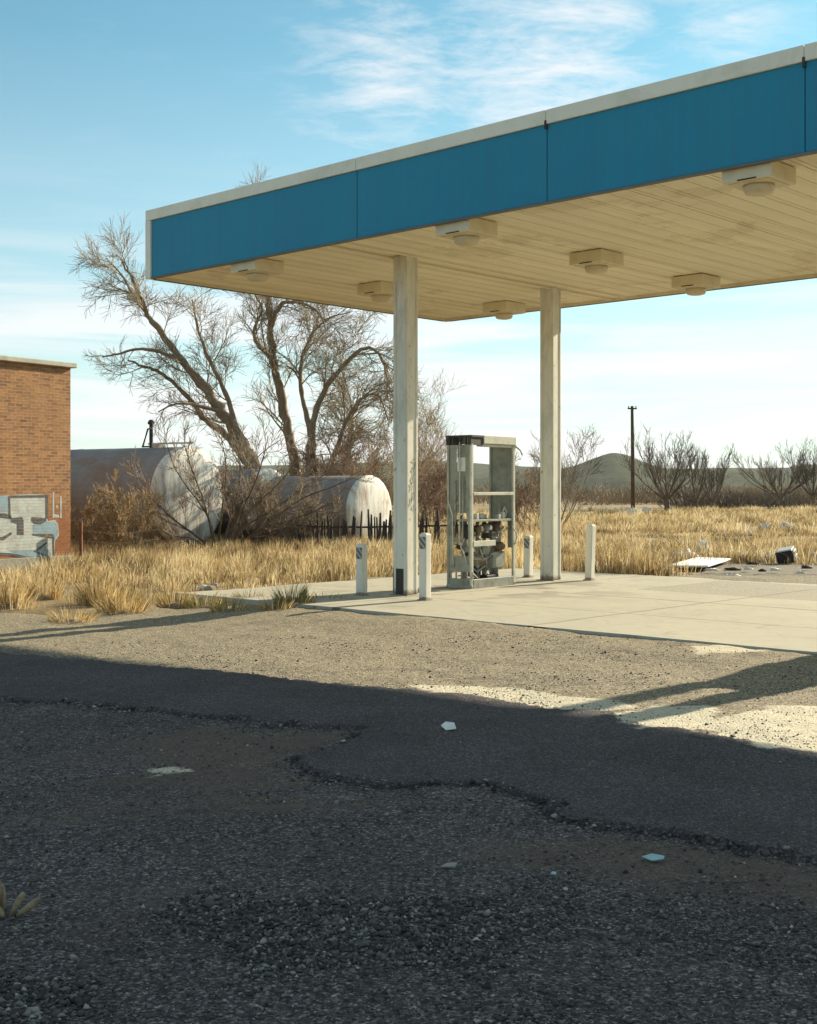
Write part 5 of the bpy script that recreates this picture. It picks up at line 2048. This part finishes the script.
# pale rubble stones along the pad's left edge
RUB = [(203, 586), (214, 584), (252, 581), (300, 577), (308, 575), (320, 575), (332, 598 - 24), (210, 588)]
random.seed(4)
for i, (px, py) in enumerate(RUB):
    p = G(px, py, -0.02)
    import bmesh
    bm = bmesh.new()
    bmesh.ops.create_icosphere(bm, subdivisions=2, radius=1.0)
    sx, sy, sz_ = random.uniform(0.06, 0.13), random.uniform(0.05, 0.10), random.uniform(0.03, 0.06)
    for v in bm.verts:
        k = 1 + 0.35 * mnoise.noise(v.co * 1.7 + Vector((i * 3.1, 0, 0)))
        v.co = Vector((v.co.x * sx * k, v.co.y * sy * k, v.co.z * sz_ * k + sz_ * 0.5))
    me = bpy.data.meshes.new('rubble')
    bm.to_mesh(me)
    bm.free()
    me.materials.append(MAT['plinth'] if i % 3 == 1 else MAT['paper'])
    o = bpy.data.objects.new('rubble', me)
    COL.objects.link(o)
    o.location = (p.x, p.y, PAD if on_pad(np.array(p.x), np.array(p.y)) else float(zg0(p.x, p.y)))
    tag(o, 'pale lump of rubble lying along the grassy left rim of the pad', 'rubble', 'pale rubble along the left rim of the pad')

# ------------------------------------------------------------------ litter


def crumple(name, px, py, sx, sy, sz_, seed, label, mat, cat='litter', z=0.0, group=None):
    p = G(px, py, z)
    bm = bmesh.new()
    bmesh.ops.create_icosphere(bm, subdivisions=4, radius=1.0)
    for v in bm.verts:
        q = v.co * 2.3 + Vector((seed * 7.7, 1, 2))
        k = 1 + 0.8 * mnoise.noise(q) + 0.5 * mnoise.noise(q * 2.7) + 0.3 * mnoise.noise(q * 6)
        v.co = Vector((v.co.x * sx * k, v.co.y * sy * k, max(-0.25, v.co.z * k) * sz_ + 0.2 * sz_))
    for f_ in bm.faces:
        f_.smooth = True
    me = bpy.data.meshes.new(name)
    bm.to_mesh(me)
    bm.free()
    me.materials.append(mat)
    o = bpy.data.objects.new(name, me)
    COL.objects.link(o)
    o.location = (p.x, p.y, float(zg0(p.x, p.y)) + 0.01)
    return tag(o, label, cat, group)


crumple('plastic_bag', 686, 559, 0.26, 0.16, 0.11, 1, 'crumpled white plastic bag at the left end of the white board', MAT['paper'], 'bag')
crumple('plastic_bag', 703, 554, 0.12, 0.10, 0.20, 2, 'upright white rag caught in the grass behind the white board', MAT['paper'], 'rag')
crumple('plastic_bag', 771, 560, 0.20, 0.15, 0.10, 3, 'white bag flattened on the left side of the black box', MAT['paper'], 'bag')
crumple('paper_scrap', 741, 559, 0.07, 0.05, 0.12, 4, 'small white scrap between the board and the black box', MAT['paper'])
crumple('paper_scrap', 815, 559, 0.10, 0.08, 0.10, 5, 'white scrap at the right edge of the picture', MAT['paper'])
crumple('paper_scrap', 671, 576, 0.10, 0.06, 0.05, 6, 'small pale scrap beside a brown lump at the pad\'s far edge', MAT['paper'])
crumple('paper_scrap', 661, 576, 0.10, 0.08, 0.10, 7, 'brown lump at the pad\'s far edge', MAT['pod'])
crumple('paper_scrap', 786, 527, 0.22, 0.16, 0.12, 8, 'white scrap lying far out in the field at right', MAT['paper'])
crumple('paper_scrap', 765, 529, 0.18, 0.14, 0.15, 9, 'white scrap lying in the field left of another one', MAT['paper'])
crumple('paper_scrap', 685, 506, 0.25, 0.2, 0.35, 10, 'white rag in the far grass between the field trees', MAT['paper'])
crumple('plastic_sheet', 640, 513.5, 0.75, 0.4, 0.22, 11, 'pale sheet lying at the foot of the wooden pole', MAT['paper'], 'sheet')
for i, (px, py) in enumerate(((762, 572), (806, 569), (752, 565), (733, 571))):
    crumple('dark_debris', px, py, 0.06 + 0.02 * i, 0.05, 0.03 + 0.01 * (i % 2), 30 + i, 'small dark lump of debris on the gravel strip beyond the pad', MAT['stake'], 'debris', 0.0, 'dark debris on the gravel strip')
for i, (px, py) in enumerate(((748, 570), (800, 574), (776, 571), (712, 571), (730, 577))):
    crumple('pale_debris', px, py, 0.06 + 0.015 * i, 0.05, 0.03, 50 + i, 'small pale lump of debris on the gravel strip beyond the pad', MAT['paper'], 'debris', 0.0, 'pale debris on the gravel strip')

# white board
pts = [G(666, 569, 0.0), G(708, 570, 0.0), G(731, 561.5, 0.0), G(697, 561, 0.0)]
c = sum(pts, Vector()) / 4
m = MB()
V = [(p - c) + Vector((0, 0, 0.03 + 0.02 * (i % 2))) for i, p in enumerate(pts)]
m.add([v for v in V] + [v + Vector((0, 0, 0.035)) for v in V], [(3, 2, 1, 0), (4, 5, 6, 7), (0, 1, 5, 4), (1, 2, 6, 5), (2, 3, 7, 6), (3, 0, 4, 7)])
o = m.build('board', MAT['paper'], None, 0.006, seg=1)
o.location = c
tag(o, 'flat white board lying on the gravel strip beyond the pad', 'board')
# black box
p = G(788, 562, 0.0)
root = empty('discarded_box', (p.x, p.y, 0.0), R(-30), 'black box tipped over on the gravel at the right, pale top', 'box')
m = MB()
M_ = Matrix.Rotation(R(14), 4, 'X') @ Matrix.Rotation(R(-12), 4, 'Y')
m.box((-0.17, -0.14, 0.0), (0.17, 0.14, 0.26), M_)
m.build('case', MAT['black_plastic'], root, 0.01, seg=1)
m = MB()
m.box((-0.14, -0.12, 0.262), (0.17, 0.13, 0.285), M_)
m.box((0.172, -0.1, 0.10), (0.20, 0.1, 0.24), M_)
m.build('lid', MAT['paper'], root)
m = MB()
for yy in (-0.075, -0.02, 0.035):
    m.box((0.201, yy, 0.14), (0.206, yy + 0.035, 0.2), M_)
m.build('marking', MAT['black_plastic'], root)


def scrap(px, py, poly, mat, label, lift=0.02, rz=0.0):
    p = G(px, py, 0.02)
    ov, cr, pa, di, dl = lot_fields(np.array([p.x]), np.array([p.y]))
    z = float(lot_height(np.array([p.x]), np.array([p.y]), ov, dl)[0])
    m = MB()
    m.prism(poly, 0.0, 0.004, 'xy')
    o = m.build('paper_scrap', mat, None)
    o.location = (p.x, p.y, z + lift)
    o.rotation_euler = (R(10), R(-6), rz)
    tag(o, label, 'litter')


scrap(449, 731, [(-0.045, -0.05), (0.02, -0.06), (0.05, 0.03), (0.01, 0.07), (-0.04, 0.03)], MAT['paper'], 'white torn scrap on the dark tarmac in the middle of the lot', 0.02, 0.4)
scrap(652, 857, [(-0.04, 0.01), (0.0, -0.03), (0.045, -0.02), (0.05, 0.005), (0.0, 0.03)], MAT['teal_scrap'], 'teal plastic scrap at right on the shaded gravel', 0.014, -0.2)
scrap(449, 865, [(-0.035, 0.0), (0.02, -0.02), (0.035, 0.01), (0.0, 0.02)], MAT['plinth'], 'grey flat scrap in the middle of the shaded gravel', 0.012, 0.2)
scrap(553, 871, [(-0.01, 0.0), (0.01, -0.012), (0.014, 0.008), (0.0, 0.014)], MAT['teal_scrap'], 'tiny teal scrap left of the larger teal one', 0.012)

# dry husks, lower left corner
p = G(8, 918, 0.0)
root = empty('dry_husks', (p.x, p.y, 0.0), 0, 'bunch of dry tan seed husks on the gravel, bottom left corner', 'husks')
for (x, y, a, tl, L2) in ((-0.03, 0.04, 100, 50, 0.11), (0.01, 0.0, 70, 35, 0.12), (0.035, -0.01, 40, 30, 0.11), (-0.01, -0.02, 115, 20, 0.09), (-0.05, 0.02, 80, 70, 0.12)):
    m = MB()
    d_ = Vector((math.cos(R(a)) * math.cos(R(tl)), 0.4 * math.sin(R(a)) * math.cos(R(tl)), math.sin(R(tl))))
    s0 = Vector((x, y, 0.01))
    m.tube([s0, s0 + d_ * L2 * 0.25, s0 + d_ * L2 * 0.6, s0 + d_ * L2 * 0.9, s0 + d_ * L2], [0.006, 0.011, 0.013, 0.010, 0.004], 8)
    m.build('husk', MAT['pod'], root, smooth=True)

if __name__ == '__main__':
    for (pxy, lab) in LIGHTS:
        p = G(pxy[0], pxy[1], HS - 0.06)
        print('light', [round(v, 2) for v in cc(p)])
    print('depth', DEPTH, 'axis', math.degrees(math.atan2(U2.x, U2.y)), 'cols', cc(CA), cc(CB))
    rp = cw(LEN, 0)
    fr = FL + E1 * 10.8
    print('front edge at s=10.8 ->', CX + F * fr.x / fr.y, HY - F * (HS - HC) / fr.y)
